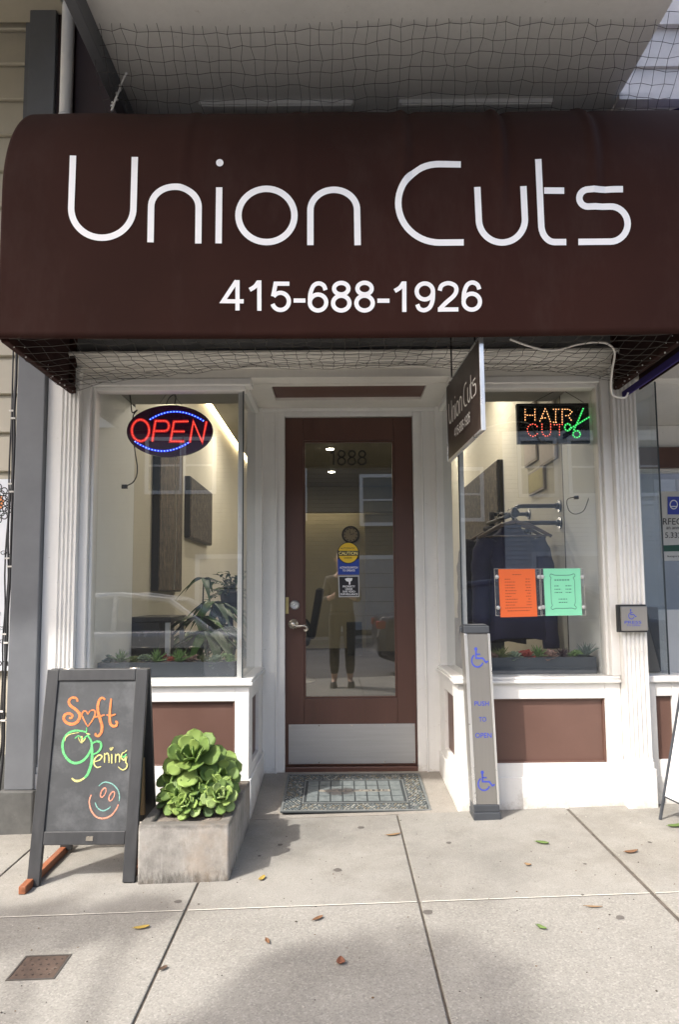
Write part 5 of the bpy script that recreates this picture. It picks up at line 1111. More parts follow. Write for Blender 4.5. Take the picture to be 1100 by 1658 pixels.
# door mat
def mat_stain(name, col, stain):
    m, nt, b = nodes_of(name)
    c = ramp(nt, noise(nt, 30, 5, 0.7), [(0.3, mul(col, 0.72)), (0.7, mul(col, 1.2))])
    tc = nt.nodes.new('ShaderNodeTexCoord'); mp = nt.nodes.new('ShaderNodeMapping'); nt.links.new(tc.outputs['Object'], mp.inputs[0])
    mp.inputs['Location'].default_value = (0.075*5.5, 0.01*9, 0); mp.inputs['Scale'].default_value = (5.5, 9, 0)
    ln = nt.nodes.new('ShaderNodeVectorMath'); ln.operation = 'LENGTH'; nt.links.new(mp.outputs[0], ln.inputs[0])
    ad = nt.nodes.new('ShaderNodeMath'); ad.operation = 'MULTIPLY_ADD'; ad.inputs[1].default_value = 0.9; nt.links.new(noise(nt, 11, 5, 0.7), ad.inputs[0]); nt.links.new(ln.outputs['Value'], ad.inputs[2])
    c = mixc(nt, ramp(nt, ad.outputs[0], [(0.80, (0.85,)*3), (1.25, (0,0,0))]), c, stain)                    # the dark spill in the middle
    nt.links.new(c, b.inputs['Base Color']); b.inputs['Roughness'].default_value = 0.85; return m
mslope = (0.066-ground_z(0.08,3.48))/(4.20-3.48)
def Mz(y): return ground_z(0.08, 3.48)+mslope*(y-3.481)+0.002
MX0, MX1, MY0, MY1 = -0.300, 0.462, 3.515, 4.045
dm = thing('door_mat', 'patterned grey welcome mat with a dark stain in front of the brown door', 'door mat', ((MX0+MX1)/2, (MY0+MY1)/2, Mz((MY0+MY1)/2)))
def slab(mb, x0, x1, y0, y1, h0, h1): mb.add([(x0,y0,Mz(y0)+h0),(x1,y0,Mz(y0)+h0),(x1,y1,Mz(y1)+h0),(x0,y1,Mz(y1)+h0),(x0,y0,Mz(y0)+h1),(x1,y0,Mz(y0)+h1),(x1,y1,Mz(y1)+h1),(x0,y1,Mz(y1)+h1)], [(0,3,2,1),(4,5,6,7),(0,1,5,4),(1,2,6,5),(2,3,7,6),(3,0,4,7)])
mb = MB(); slab(mb, MX0, MX1, MY0, MY1, 0, 0.008); mb.build('backing', M['rubber'], dm, bevel=0.002)
mb = MB(); e = 0.012
for (a, b_, c_, d_) in ((MX0,MX1,MY0,MY0+e),(MX0,MX1,MY1-e,MY1),(MX0,MX0+e,MY0+e,MY1-e),(MX1-e,MX1,MY0+e,MY1-e)): slab(mb, a, b_, c_, d_, 0.0081, 0.0105)
a, b_, c_, d_ = MX0+0.105, MX1-0.105, MY0+0.10, MY1-0.10
for k, (p0, p1, p2, p3) in enumerate(((a,b_,c_,c_+0.007),(a,b_,d_-0.007,d_),(a,a+0.007,c_+.007,d_-.007),(b_-0.007,b_,c_+.007,d_-.007))): slab(mb, p0, p1, p2, p3, 0.0081, 0.0105)
mb.build('edging', mat_stain('mat_edge_rubber', (0.15,0.16,0.155), (0.05,0.045,0.045)), dm)
mb = MB(); q = random.Random(4); TX0, TX1, TY0, TY1 = a+0.018, b_-0.018, c_+0.018, d_-0.018
for i in range(8):
    for j in range(4):
        u0 = lerp(TX0,TX1,i/8)+0.0035; u1 = lerp(TX0,TX1,(i+1)/8)-0.0035; v0 = lerp(TY0,TY1,j/4)+0.004; v1 = lerp(TY0,TY1,(j+1)/4)-0.004
        if 0 < i < 7 and j == 2: v0 += 0.012
        if 0 < i < 7 and j == 1: v1 -= 0.012
        slab(mb, u0, u1, v0, v1, 0.0081, 0.0118)
mb.build('tiles', mat_stain('mat_tile_grey_blue', (0.145,0.165,0.163), (0.045,0.038,0.036)), dm, bevel=0.0015)
ym = (TY0+TY1)/2; mb = MB(); slab(mb, lerp(TX0,TX1,1/8)+0.002, lerp(TX0,TX1,7/8)-0.002, ym-0.012, ym+0.012, 0.0082, 0.0115); mb.build('word_band', mat_stain('mat_band_cream', (0.28,0.255,0.21), (0.06,0.05,0.046)), dm)
mb = MB(); text_mesh(mb, 'WELCOME', lambda x, y: Vector((x, y, Mz(y)+0.0119)), lerp(TX0,TX1,0.17), lerp(TX0,TX1,0.85), ym+0.010, ym-0.010, weight=0.005); mb.build('lettering', M['black_ink'], dm)
mb = MB(); q = random.Random(6)
def cob(x0, x1, y0, y1):
    y = y0+0.009
    row = 0
    while y < y1-0.006:
        x = x0+0.008+(row % 2)*0.008
        while x < x1-0.006:
            r = q.uniform(0.0058,0.0082); n = 7; cx, cy = x+q.uniform(-.0025,.0025), y+q.uniform(-.0025,.0025); ph = q.uniform(0,6)
            rg = [(r*q.uniform(.8,1.15)*math.cos(ph+2*math.pi*k/n), r*0.85*q.uniform(.8,1.15)*math.sin(ph+2*math.pi*k/n)) for k in range(n)]
            z = Mz(cy); mb.add([(cx+u,cy+v_,z+0.0081) for u,v_ in rg]+[(cx+u*.78,cy+v_*.78,z+0.0115) for u,v_ in rg], [(k,(k+1)%n,n+(k+1)%n,n+k) for k in range(n)]+[tuple(range(n,2*n))], q.choice((0,0,1,2)))
            x += 0.0165
        y += 0.0145; row += 1
cob(MX0+e, a-0.002, MY0+e, MY1-e); cob(b_+0.002, MX1-e, MY0+e, MY1-e); cob(a-0.002, b_+0.002, MY0+e, c_-0.001); cob(a-0.002, b_+0.002, d_+0.001, MY1-e)
mb.build('cobble_border', [mat('mat_cobble_grey', (0.11,0.125,0.125), 0.85, var=0.2, scale=40), mat('mat_cobble_pale', (0.22,0.225,0.20), 0.85, var=0.2, scale=40), mat('mat_cobble_tan', (0.16,0.145,0.11), 0.85, var=0.2, scale=40)], dm)

# utility cover
uc = [on_ground(*p) for p in ((22,1586),(80,1585),(103,1548),(44,1550))]
cx_, cy_ = (uc[0].x+uc[2].x)/2, (uc[0].y+uc[2].y)/2; hx, hy = 0.068, 0.062
cov = thing('utility_cover', 'rusty square utility cover set in the pavement at the lower left', 'utility cover', gp(cx_, cy_))
def gs(mb, x0, x1, y0, y1, h0, h1): mb.add([gp(x0,y0,h0),gp(x1,y0,h0),gp(x1,y1,h0),gp(x0,y1,h0),gp(x0,y0,h1),gp(x1,y0,h1),gp(x1,y1,h1),gp(x0,y1,h1)], [(0,3,2,1),(4,5,6,7),(0,1,5,4),(1,2,6,5),(2,3,7,6),(3,0,4,7)])
mb = MB()
for a, b_, c_, d_ in ((-hx-.006,hx+.006,-hy-.006,-hy),(-hx-.006,hx+.006,hy,hy+.006),(-hx-.006,-hx,-hy,hy),(hx,hx+.006,-hy,hy)): gs(mb, cx_+a, cx_+b_, cy_+c_, cy_+d_, -0.004, 0.0022)
mb.build('rim', mat('cover_rim_iron', (0.06,0.052,0.045), 0.8, var=0.3, scale=30), cov)
mb = MB(); gs(mb, cx_-hx+0.0015, cx_+hx-0.0015, cy_-hy+0.0015, cy_+hy-0.0015, -0.004, 0.0014); mb.build('plate', mat('cover_rusty_iron', (0.070,0.046,0.034), 0.85, var=0.35, scale=40, bmp=0.5, bscale=150, dirt_veil=((0.2,0.16,0.12),0.3,30)), cov)
mb = MB(); q = random.Random(2)
for i in range(5):
    for j in range(4): mb.lathe([(0.0036,0.0016),(0.0028,0.0032)], gp(cx_+lerp(-.05,.05,i/4)+(j%2)*.007-.0035, cy_+lerp(-.042,.042,j/3)), (0,0,1), 8)
mb.build('studs', mat('cover_dark_stud', (0.05,0.035,0.028), 0.8), cov)

# fallen leaves
LC = {'brown': (0.17,0.085,0.04), 'tan': (0.26,0.165,0.085), 'yellow': (0.40,0.28,0.06), 'green': (0.11,0.17,0.045), 'red': (0.17,0.065,0.035), 'dark': (0.09,0.055,0.035)}
LMs = {k: leafmat('fallen_leaf_'+k, v, 0.35, 0.7) for k, v in LC.items()}
def fallen(px, py, L, wd, ang, col, label, curl=0.25):
    p = on_ground(px, py); a = R_(ang); L *= 0.86; wd *= 0.86; d = Vector((math.cos(a), math.sin(a), 0)); s = Vector((-math.sin(a), math.cos(a), 0)); mb = MB(); q = random.Random(px)
    ph = q.uniform(0, 6)
    def f(u, v):
        t = v; k = (u-0.5)*2; wv = wd/2*math.sin(math.pi*min(1, t*0.95+0.05))**0.8 if t < 0.999 else 0
        x = d*(L*(t-0.5)+0.004*math.sin(ph+t*5)) + s*(k*wv + 0.1*wd*math.sin(t*4+ph)); X, Y = p.x+x.x, p.y+x.y
        return Vector((X, Y, ground_z(X, Y)+0.004+curl*wd*(k*k*0.8+0.5*(2*t-1)**2)))
    mb.grid(f, 6, 12)
    stp = [f(0.5, 0)+Vector((0,0,0.001)), f(0.5,0)-d*L*0.14+Vector((0,0,0.002))]; mb.tube(stp, 0.0008, 4)
    tag(mb.build('fallen_leaf', LMs[col], None, True, solid=0.0006, origin=p), label, 'leaf', 'fallen leaves on the pavement')
for args in ((638,1353,0.075,0.020,12,'tan','long tan leaf lying on the joint right of the entry'), (424,1424,0.040,0.024,60,'yellow','small yellow green leaf right of the planter foot'), (230,1504,0.055,0.022,10,'yellow','bright yellow leaf in front of the chalkboard and planter'),
             (516,1489,0.048,0.020,35,'brown','brown leaf in the middle of the speckled pavement'), (433,1526,0.046,0.018,-60,'brown','curled brown leaf left of the round shadow'), (551,1560,0.036,0.032,80,'red','reddish leaf lying inside the round shadow'),
             (265,1570,0.030,0.018,40,'dark','dark brown leaf on the left pavement joint'), (880,1367,0.066,0.030,-25,'green','fresh green leaf in front of the right window'), (1023,1381,0.066,0.026,10,'brown','crumpled brown leaf right of the wide joint'),
             (855,1402,0.034,0.024,-20,'tan','crumpled tan leaf below the fresh green leaf'), (962,1470,0.070,0.012,-6,'tan','narrow orange tan leaf by the wide joint'), (877,1504,0.046,0.024,-40,'green','small green leaf on the speckled pavement at the lower right'), (1096,1339,0.085,0.034,5,'green','large green leaf at the foot of the white sign')):
    fallen(*args)

# ================================================================ NEIGHBOURS
M['siding'] = white_paint('beige_siding_paint', (0.47, 0.43, 0.34)); M['post_grey'] = mat('slate_grey_paint', (0.125, 0.132, 0.142), 0.5, var=0.15, scale=3, dirt_veil=((0.25,0.25,0.24), 0.16, 14), bmp=0.1, bscale=20)
M['plinth_grey'] = mat('stained_plinth', (0.085, 0.085, 0.08), 0.8, var=0.3, scale=8, dirt_veil=((0.25,0.25,0.24), 0.25, 22), bmp=0.3, bscale=60)
lb = thing('neighbour_building', 'beige boarded building with a slate grey corner post at the left edge', 'building', (-2.2, 3.5, 0))
mb = MB(); z = 0.30; k = 0
while z < 6.0:
    h = 0.208; mb.prism([(3.545, z), (3.535, z+0.004), (3.545, z+h-0.022), (3.560, z+h-0.016), (3.560, z+h-0.001), (3.62, z+h-0.001), (3.62, z)], lambda a, b_, t: (t, a, b_), -4.2, -1.642); z += h; k += 1
mb.build('siding', M['siding'], lb)
mb = MB(); mb.box(-4.2, -1.661, 3.52, 3.62, -0.12, 0.2995); mb.build('plinth', M['plinth_grey'], lb, bevel=0.006)
mb = MB(); mb.box(-1.640, -1.498, 3.415, 3.60, 0.1605, 6.2); mb.build('corner_post', M['post_grey'], lb, bevel=0.004)
mb = MB(); mb.box(-1.66, -1.487, 3.395, 3.60, -0.12, 0.16); mb.build('post_base', M['plinth_grey'], lb, bevel=0.008)
mb = MB(); mb.box(-1.70, -1.645, 3.50, 3.5349, 3.2, 6.2); mb.build('trim_board', M['post_grey'], lb)
mb = MB(); mb.box(-4.2, -1.45, 1.45, 3.5, 4.25, 7.6); mb.build('added_shade_bay', M['siding'], lb, bevel=0.01)  # unseen bay, added to keep the sun off the siding and awning
q = random.Random(12)
for i, (lab, dx, dy) in enumerate((('black cable running down the left side of the grey post', -1.668, 3.46), ('second black cable beside the grey post with pale clips', -1.682, 3.47), ('thin black cable nearest the poster', -1.697, 3.48))):
    t = thing('wall_cable', lab, 'cable', (dx, dy, 0.1), 'black cables beside the grey post')
    pts = smooth([(dx-0.03*max(0,(0.5-z_)/0.5)**2*(1+i)+q.uniform(-.006,.006), dy-0.02*max(0,(0.4-z_)), z_) for z_ in [0.02+0.17*k for k in range(15)]], 4)
    mb = MB(); mb.tube(pts, 0.0065-0.0012*i, 7); mb.build('cable', M['black'], t, True)
    if i < 2:
        mb = MB()
        for k in range(2+i, len(pts)-1, 9): mb.box(-0.012,0.012,-0.010,0.004,-0.004,0.004,0,Matrix.Translation(Vector(pts[k])+Vector((0,-0.004,0))))
        mb.build('clips', M['white_cord'], t)
mb = MB()
for k in range(5): mb.tube(smooth([(-1.72-0.02*k, 3.46, 0.20), (-1.70-0.05*k, 3.40-0.02*k, 0.08), (-1.80-0.06*k, 3.36, -0.01), (-1.86+0.02*k, 3.34-0.03*k, -0.02), (-1.75-0.03*k, 3.30, -0.022)], 6), 0.006, 6)
tag(mb.build('cable_tangle', M['black'], None, True, origin=(-1.75,3.4,0)), 'tangle of black cables on the ground by the grey post base', 'cable')
ps = thing('wall_poster', 'white poster with black lettering and a black and orange ornament on the siding', 'poster', (-1.95, 3.52, 1.0))
pz0, pz1 = at(10, 1086, 3.52).z, at(10, 776, 3.52).z; pxr = at(21, 930, 3.52).x
mb = MB(); mb.box(-2.6, pxr, 3.514, 3.530, pz0, pz1); mb.build('board', mat('white_poster_board', (0.74,0.77,0.82), 0.5, var=0.03), ps, bevel=0.002)
mb = MB(); wf = lambda x, y: at(x, y, 3.5132)
for t, x1, y0, y1, wd in (('YOGA',15.5,891.5,898.5,31),('STE',1.5,991,996,19),('CLASSES',6,1014,1020,41),('HEALING',4.2,1035.5,1041.5,36)): text_mesh(mb, t, wf, x1-wd, x1, y0, y1)
text_mesh(mb, '.com', wf, -14, 12.8, 1070, 1078.5, weight=0.02); mb.build('lettering', M['black_ink'], ps)
mb = MB()
for k in range(16):
    a = 2*math.pi*k/16
    for s in (0.55, 0.8, 1.0):
        cx, cy = -14+29*s*math.cos(a), 815+29*s*math.sin(a); mb.ribbon([(cx+5*s*math.cos(b_), cy+5*s*math.sin(b_)) for b_ in [2*math.pi*j/10 for j in range(10)]], 1.6, wf, closed=True)
mb.build('ornament', M['black_ink'], ps)
mb = MB(); mb.disc2(-8, 813, 14, 14, lambda x, y: at(x, y, 3.5136), 24); mb.build('orange_disc', mat('orange_print', (0.75,0.28,0.08), 0.6), ps)
mb = MB(); mb.tube([(-1.83,3.30,-0.02),(-1.60,3.36,0.20)], 0.006, 6); 
# ---- right-hand neighbour
rb = thing('neighbour_shop', 'white shop front with a narrow window bay at the right edge', 'shop', (1.8, 3.5, 0))
mb = MB(); framed_wall(mb, 1.5535, 1.765, -0.12, 0.642, 1.608, 1.690, 0.258, 0.573, fr); o = mb.build('bulkhead', W, rb, bevel=0.003)
mb = MB(); mb.box(1.609, 1.689, YF+0.018, YF+0.05, 0.259, 0.572); mb.build('panel', M['brown_panel'], o)
mb = MB(); mb.box(1.566, 1.777, YF-0.012, YF-0.001, -0.12, 0.182); mb.build('base_board', W, o, bevel=0.004)
mb = MB(); mb.box(1.554, 1.785, YF-0.018, YF+0.12, 0.6425, 0.675); mb.build('sill', W, o, bevel=0.005)
mb = MB(); mb.box(1.705, 1.764, YF+0.091, 4.5, -0.12, 0.642); mb.box(1.700, 1.775, YF+0.1205, 4.5, 0.6425, 0.675); mb.build('recess_wall', W, rb, bevel=0.003)
mb = MB(); mb.quad((1.57,YF+0.045,0.676),(1.699,YF+0.045,0.676),(1.699,YF+0.045,2.215),(1.57,YF+0.045,2.215)); wn2 = mb.build('window', M['glass'], rb)
mb = MB(); mb.quad((1.70,YF+0.046,0.676),(1.70,4.45,0.676),(1.70,4.45,2.215),(1.70,YF+0.046,2.215)); mb.build('side_pane', M['side_glass'], wn2)
mb = MB(); mb.box(1.697,1.703,YF+0.040,YF+0.0455,0.676,2.215); mb.build('corner_seal', M['gasket'], wn2)
mb = MB(); mb.box(1.556,1.574,3.505,3.54,1.98,2.20); mb.build('wood_block', M['wood'], rb, bevel=0.003)
mb = MB(); mb.box(1.5535, 3.4, YF-0.004, YF+0.1, 2.216, 2.30); mb.box(1.577, 3.4, YF-0.05, YF+0.1, 2.3005, 2.388); mb.box(1.5705, 3.4, YF-0.03, YF+0.1, 2.3885, 3.0); mb.build('header', M['cream'], rb, bevel=0.004)
mb = MB(); mb.box(1.60, 3.4, YF+0.101, 4.6, 2.217, 2.26); mb.build('soffit', M['cream'], rb)
mb = MB(); mb.box(1.40, 3.4, 5.6, 5.7, -0.1, 2.6); mb.build('rear_wall', mat('grey_shop_interior', (0.28,0.29,0.31), 0.6), rb)
mb = MB(); mb.box(1.705, 3.4, 4.50, 4.58, 0.0, 0.98); mb.build('door_wall', W, rb, bevel=0.003)
mb = MB(); mb.box(1.705, 3.4, 4.50, 4.58, 1.90, 2.216); mb.build('door_header', W, rb, bevel=0.003)
mb = MB(); mb.box(1.71, 3.4, 4.47, 4.499, 1.92, 2.06); mb.build('transom', M['door_brown'], rb)
mb = MB(); mb.quad((1.705,4.54,0.98),(3.4,4.54,0.98),(3.4,4.54,1.90),(1.705,4.54,1.90)); mb.build('door_pane', M['glass'], rb)
mb = MB(); mb.box(1.56, 3.4, 3.60, 5.6, -0.1, 0.02); mb.build('interior_floor', M['floor'], rb)
mb = MB(); mb.box(1.58, 1.70, 3.62, 3.9, 0.677, 1.02); mb.build('display_shelf', M['dark_grey'], rb, bevel=0.01)
NY = 4.53; nf = lambda x, y: at(x, y, NY-0.0035)
ns = thing('door_notice', 'white notice with a blue emblem and phone number behind the neighbouring glass', 'notice', at(1095, 860, NY))
mb = MB(); a_, b_ = at(1073, 908, NY), at(1170, 795, NY); mb.box(a_.x, b_.x, NY-0.002, NY+0.002, a_.z, b_.z); mb.build('sheet', mat('notice_white', (0.62,0.61,0.58), 0.6, var=0.03), ns)
mb = MB(); mb.add([nf(*p) for p in ((1082,804),(1112,804),(1112,833),(1082,833))], [(0,1,2,3)]); mb.add([nf(*p) for p in ((1074,883),(1150,881),(1150,891),(1074,893))], [(0,1,2,3)], 1); mb.build('emblem', [M['blue_ink'], mat('dark_green_band', (0.02,0.09,0.06), 0.5)], ns)
mb = MB(); mb.ribbon([(1092+6*math.cos(2*math.pi*k/16), 817+7*math.sin(2*math.pi*k/16)) for k in range(16)], 1.6, lambda x, y: at(x, y, NY-0.0045), closed=True); mb.ribbon([(1086,820),(1098,820)], 1.6, lambda x, y: at(x, y, NY-0.0045)); mb.build('emblem_mark', M['white_ink'], ns)
mb = MB(); text_mesh(mb, 'RFEC', nf, 1074.5, 1105, 839, 849.5); text_mesh(mb, '5.332.', nf, 1078, 1107, 862, 871); text_mesh(mb, 'an anme', nf, 1080, 1106, 853, 857); text_mesh(mb, 'koprint', nf, 1082, 1108, 899, 903); mb.build('lettering', M['black_ink'], ns)
na = thing('purple_awning', 'purple edge of the neighbouring awning beside the brown one', 'awning', (2.4, 3.0, 2.15))
mb = MB(); pr = [(2.70, 2.16), (2.70, 2.79)]+[(2.70+0.68*(1-math.cos(a)), 2.79+0.68*math.sin(a)) for a in [math.pi/2*k/16 for k in range(1,17)]]+[(3.30, 3.47), (3.30, 2.16)]
mb.grid(lambda u, v: (lerp(1.612, 3.4, u), *pr[round(v*18)]), 4, 18); mb.build('canopy', M['purple'], na, True, solid=0.004)
mb = MB(); mb.box(1.482, 1.493, 2.70, 3.46, 2.098, 2.135); mb.build('frame_bar', M['purple'], na, bevel=0.004)

# white A-frame sign, seen nearly edge on
wb_ = thing('white_sign', 'white A-frame board with dark legs cut off by the right edge', 'sign', (1.62, 3.1, 0))
M['sign_white'] = mat('white_sign_board', (0.80,0.80,0.79), 0.4, var=0.02)
foot = on_ground(1070, 1327); fx, fy = foot.x, foot.y
apex = Vector((fx+0.205, fy-0.03, 1.02))
def wside(sg):
    f0 = Vector((fx if sg < 0 else fx+0.43, fy, ground_z(fx, fy))); f1 = f0+Vector((0.12, -0.62, -0.012)); a0 = apex+Vector((-0.008 if sg < 0 else 0.02,0,0)); a1 = a0+Vector((0.12,-0.62,-0.012))
    for a, b_ in ((f0,a0),(f1,a1)):
        mb = MB(); mb.tube([a, b_], 0.0075, 6); mb.build('leg', M['dark_grey'], wb_)
    k0, k1 = lerp(f0,a0,0.11), lerp(f1,a1,0.11); mb = MB(); n_ = (k1-k0).cross(a0-k0).normalized()*0.004
    i0, i1 = lerp(k0,k1,0.02), lerp(k0,k1,0.98); j0, j1 = lerp(a0,a1,0.02), lerp(a0,a1,0.98)
    vs = [i0,i1,j1,j0]; mb.add([v-n_ for v in vs]+[v+n_ for v in vs], [(0,1,2,3),(7,6,5,4),(0,4,5,1),(1,5,6,2),(2,6,7,3),(3,7,4,0)]); mb.build('face', M['sign_white'], wb_)
    mb = MB(); mb.tube([k0, k1], 0.006, 6); mb.build('bottom_rail', M['dark_grey'], wb_)
    if sg < 0:
        u = (i1-i0).normalized(); v = (j0-i0).normalized(); c = i0+u*0.145+v*0.075; nn = n_.normalized()*(0.0055 if n_.x < 0 else -0.0055)
        mb = MB(); mb.ribbon([(0.045*math.cos(a), 0.045*math.sin(a)) for a in [R_(60+k*15) for k in range(17)]], 0.010, lambda x, y: c+u*x+v*y+nn); mb.build('printed_arc', M['black_ink'], wb_)
wside(-1); wside(1)

# ================================================================ ACROSS THE STREET (seen in the glass)
M['far_siding'] = mat('white_clapboard', (0.60,0.60,0.58), 0.6, var=0.05); M['far_trim'] = mat('white_trim', (0.75,0.75,0.73), 0.5, var=0.04); M['far_tan'] = mat('tan_stucco', (0.42,0.36,0.28), 0.8, var=0.1); M['far_glass'] = mat('far_window_glass', (0.05,0.06,0.07), 0.08, var=0.1, spec=0.9)
M['far_dark'] = mat('dark_brown_clapboard', (0.075,0.066,0.058), 0.7, var=0.1); M['garage'] = mat('garage_door_paint', (0.33,0.34,0.36), 0.5, var=0.08)
def house(label, x0, x1, h, wall, wins, gar, clap):
    t = thing('row_house', label, 'house', ((x0+x1)/2, -15.6, -0.2)); Y = -15.6
    mb = MB(); mb.box(x0, x1, Y-6, Y, -0.5, h)
    if clap:
        z = 0.1
        while z < h: mb.prism([(Y+0.001, z), (Y+0.03, z+0.005), (Y+0.006, z+0.15), (Y+0.001, z+0.15)], lambda a, b_, q: (q, a, b_), x0, x1); z += 0.15
    mb.build('wall', wall, t)
    mb = MB(); mb.box(x0-0.1, x1+0.1, Y-0.2, Y+0.35, h, h+0.25); mb.box(x0, x1, Y+0.031, Y+0.18, h-0.45, h-0.001); mb.build('cornice', M['far_trim'], t, bevel=0.02)
    for (a, b_, c_, d_) in wins:
        mb = MB()
        for p in ((a-0.12,a,c_-0.12,d_+0.12),(b_,b_+0.12,c_-0.12,d_+0.12),(a,b_,c_-0.12,c_),(a,b_,d_,d_+0.12),(a,b_,(c_+d_)/2-0.03,(c_+d_)/2+0.03)): mb.box(p[0],p[1],Y+0.032,Y+0.12,p[2],p[3])
        wn = mb.build('window', M['far_trim'], t); mb = MB(); mb.quad((a,Y+0.05,c_),(b_,Y+0.05,c_),(b_,Y+0.05,d_),(a,Y+0.05,d_)); mb.build('pane', M['far_glass'], wn)
    for (a, b_, d_) in gar:
        mb = MB()
        for k in range(5): mb.box(a, b_, Y+0.032, Y+0.07, -0.15+k*(d_+0.15)/5+0.01, -0.15+(k+1)*(d_+0.15)/5-0.01)
        mb.build('garage_door', M['garage'], t)
        mb = MB(); mb.box(a-0.15, a-0.001, Y+0.032, Y+0.1, -0.2, d_+0.15); mb.box(b_+0.001, b_+0.15, Y+0.032, Y+0.1, -0.2, d_+0.15); mb.box(a, b_, Y+0.032, Y+0.1, d_+0.001, d_+0.15); mb.build('garage_frame', M['far_trim'], t)
house('white clapboard house across the street reflected in the right window', 5.6, 12.4, 7.6, M['far_siding'], [(6.2,7.3,4.4,6.2),(7.9,9.0,4.4,6.2),(10.2,11.6,4.4,6.2)], [(6.6,9.2,2.3)], True)
house('dark brown house across the street reflected in the left window and the door', -8.6, 5.5, 7.2, M['far_dark'], [(-6.35,-5.3,4.6,6.3),(-5.1,-4.2,4.6,6.3),(-2.6,-1.2,3.8,5.6),(0.9,2.3,3.6,5.2),(3.4,4.8,3.6,5.2)], [(-4.6,-2.0,2.3),(0.2,2.8,2.3)], True)
house('tall pale house across the street far to the left', -17.5, -8.7, 8.2, M['far_siding'], [(-16,-14.6,4.2,6.2),(-12.5,-11,4.2,6.2)], [(-15,-12.2,2.3)], True)
house('low tan house across the street far to the right', 12.5, 20.0, 6.6, M['far_tan'], [(13.5,15,3.6,5.4),(17,18.5,3.6,5.4)], [(15,17.8,2.3)], False)

def car(label, cat, xc, yc, paint, tail_left):
    """parked along the kerb; +X is its nose when tail_left"""
    s = 1 if tail_left else -1; gz_ = ground_z(xc, yc); t = thing('parked_car', label, cat, (xc, yc, gz_), 'cars parked along the kerb')
    X = lambda u: xc+s*u
    low = [(-2.25,0.32),(-2.28,0.62),(-2.22,0.92),(-1.5,0.98),(0.95,0.96),(1.9,0.84),(2.22,0.66),(2.25,0.34),(1.95,0.24),(-2.0,0.24)]
    mb = MB(); st_ = [(-0.88,0.94,0.03),(-0.80,1.0,0),(0.80,1.0,0),(0.88,0.94,0.03)]
    n = len(low); vs = []
    for (yy, k, dz) in st_:
        for a, b_ in low: vs.append((X(a*k if abs(a) > 2 else a), yc+yy, gz_+b_-(dz if b_ > 0.6 else -dz)))
    fs = [(j*n+i, j*n+(i+1)%n, (j+1)*n+(i+1)%n, (j+1)*n+i) for j in range(3) for i in range(n)]+[tuple(range(n))[::-1], tuple(3*n+i for i in range(n))]
    mb.add(vs, fs); body = mb.build('body', paint, t, bevel=0.05, seg=3)
    cab = [(-1.75,0.95),(-1.15,1.36),(-0.5,1.44),(0.25,1.42),(1.15,0.95)]
    mb = MB(); vs = []
    for yy, kz in ((-0.80,0),(-0.66,1),(0.66,1),(0.80,0)):
        for a, b_ in cab: vs.append((X(a), yc+(yy if b_ > 1 or abs(yy) > 0.7 else yy*1.2) if b_ > 1 else yc+math.copysign(0.80,yy), gz_+b_))
    n = len(cab)
    top = [(X(a), yc+y_, gz_+b_) for y_ in (-0.60,0.60) for a, b_ in cab[1:4]]; bot = [(X(a), yc+y_, gz_+0.95) for y_ in (-0.80,0.80) for a in (-1.75,-0.4,1.15)]
    mb.add(bot+top, [(0,1,7,6),(1,2,8,7),(0,6,3) if False else (3,9,10,4),(4,10,11,5),(0,6,9,3),(2,5,11,8),(6,7,10,9),(7,8,11,10)])
    mb.build('cabin_glass', M['car_glass'], t, bevel=0.02)
    mb = MB(); rf = [(X(a), yc+y_, gz_+b_+0.006) for y_ in (-0.61,0.61) for a, b_ in ((-1.15,1.36),(-0.5,1.44),(0.25,1.42))]; mb.add(rf, [(0,1,4,3),(1,2,5,4)])
    for y_ in (-1, 1):
        mb.tube([(X(-1.75),yc+y_*0.80,gz_+0.96),(X(-1.15),yc+y_*0.605,gz_+1.365),(X(-0.5),yc+y_*0.605,gz_+1.445),(X(0.25),yc+y_*0.605,gz_+1.425),(X(1.15),yc+y_*0.80,gz_+0.96)], 0.035, 6); mb.tube([(X(-0.45),yc+y_*0.805,gz_+0.96),(X(-0.42),yc+y_*0.61,gz_+1.44)], 0.03, 6)
    mb.build('roof', paint, t, solid=0.02)
    for a in (-1.4, 1.38):
        for y_ in (-0.80, 0.80):
            o = (X(a), yc+y_, gz_+0.315); ax = (0, math.copysign(1,y_), 0)
            mb = MB(); mb.lathe([(0.22,-0.10),(0.30,-0.10),(0.315,-0.06),(0.315,0.06),(0.30,0.10),(0.20,0.10),(0.20,0.06)], o, ax, 28); wh = mb.build('wheel', M['rubber'], t, True)
            mb = MB(); mb.lathe([(0.2,0.05),(0.2,0.085),(0.06,0.095),(0.03,0.10)], o, ax, 20); mb.build('rim', M['alu'], wh)
    for y_ in (-0.62, 0.62):
        mb = MB(); mb.box(*sorted((X(-2.275),X(-2.10))), yc+y_-0.12+(0.12 if y_ > 0 else -0.12), yc+y_+0.12+(0.12 if y_ > 0 else -0.12), gz_+0.74, gz_+0.86); mb.build('tail_light', M['tail'], t, bevel=0.02)
        mb = MB(); mb.box(*sorted((X(2.0),X(2.20))), yc+y_-0.18, yc+y_+0.18, gz_+0.60, gz_+0.74); mb.build('headlight', M['far_trim'], t, bevel=0.02)
M['car_glass'] = mat('car_window_glass', (0.03,0.035,0.04), 0.05, var=0.05, spec=0.9); M['tail'] = mat('red_tail_lens', (0.25,0.012,0.01), 0.2)
M['car_silver'] = mat('silver_car_paint', (0.55,0.56,0.58), 0.25, 0.4, var=0.03); M['car_dark'] = mat('dark_blue_car_paint', (0.012,0.017,0.035), 0.15, var=0.05, spec=0.7)
car('silver car parked at the kerb reflected in the left window', 'car', -3.45, -2.85, M['car_silver'], False)
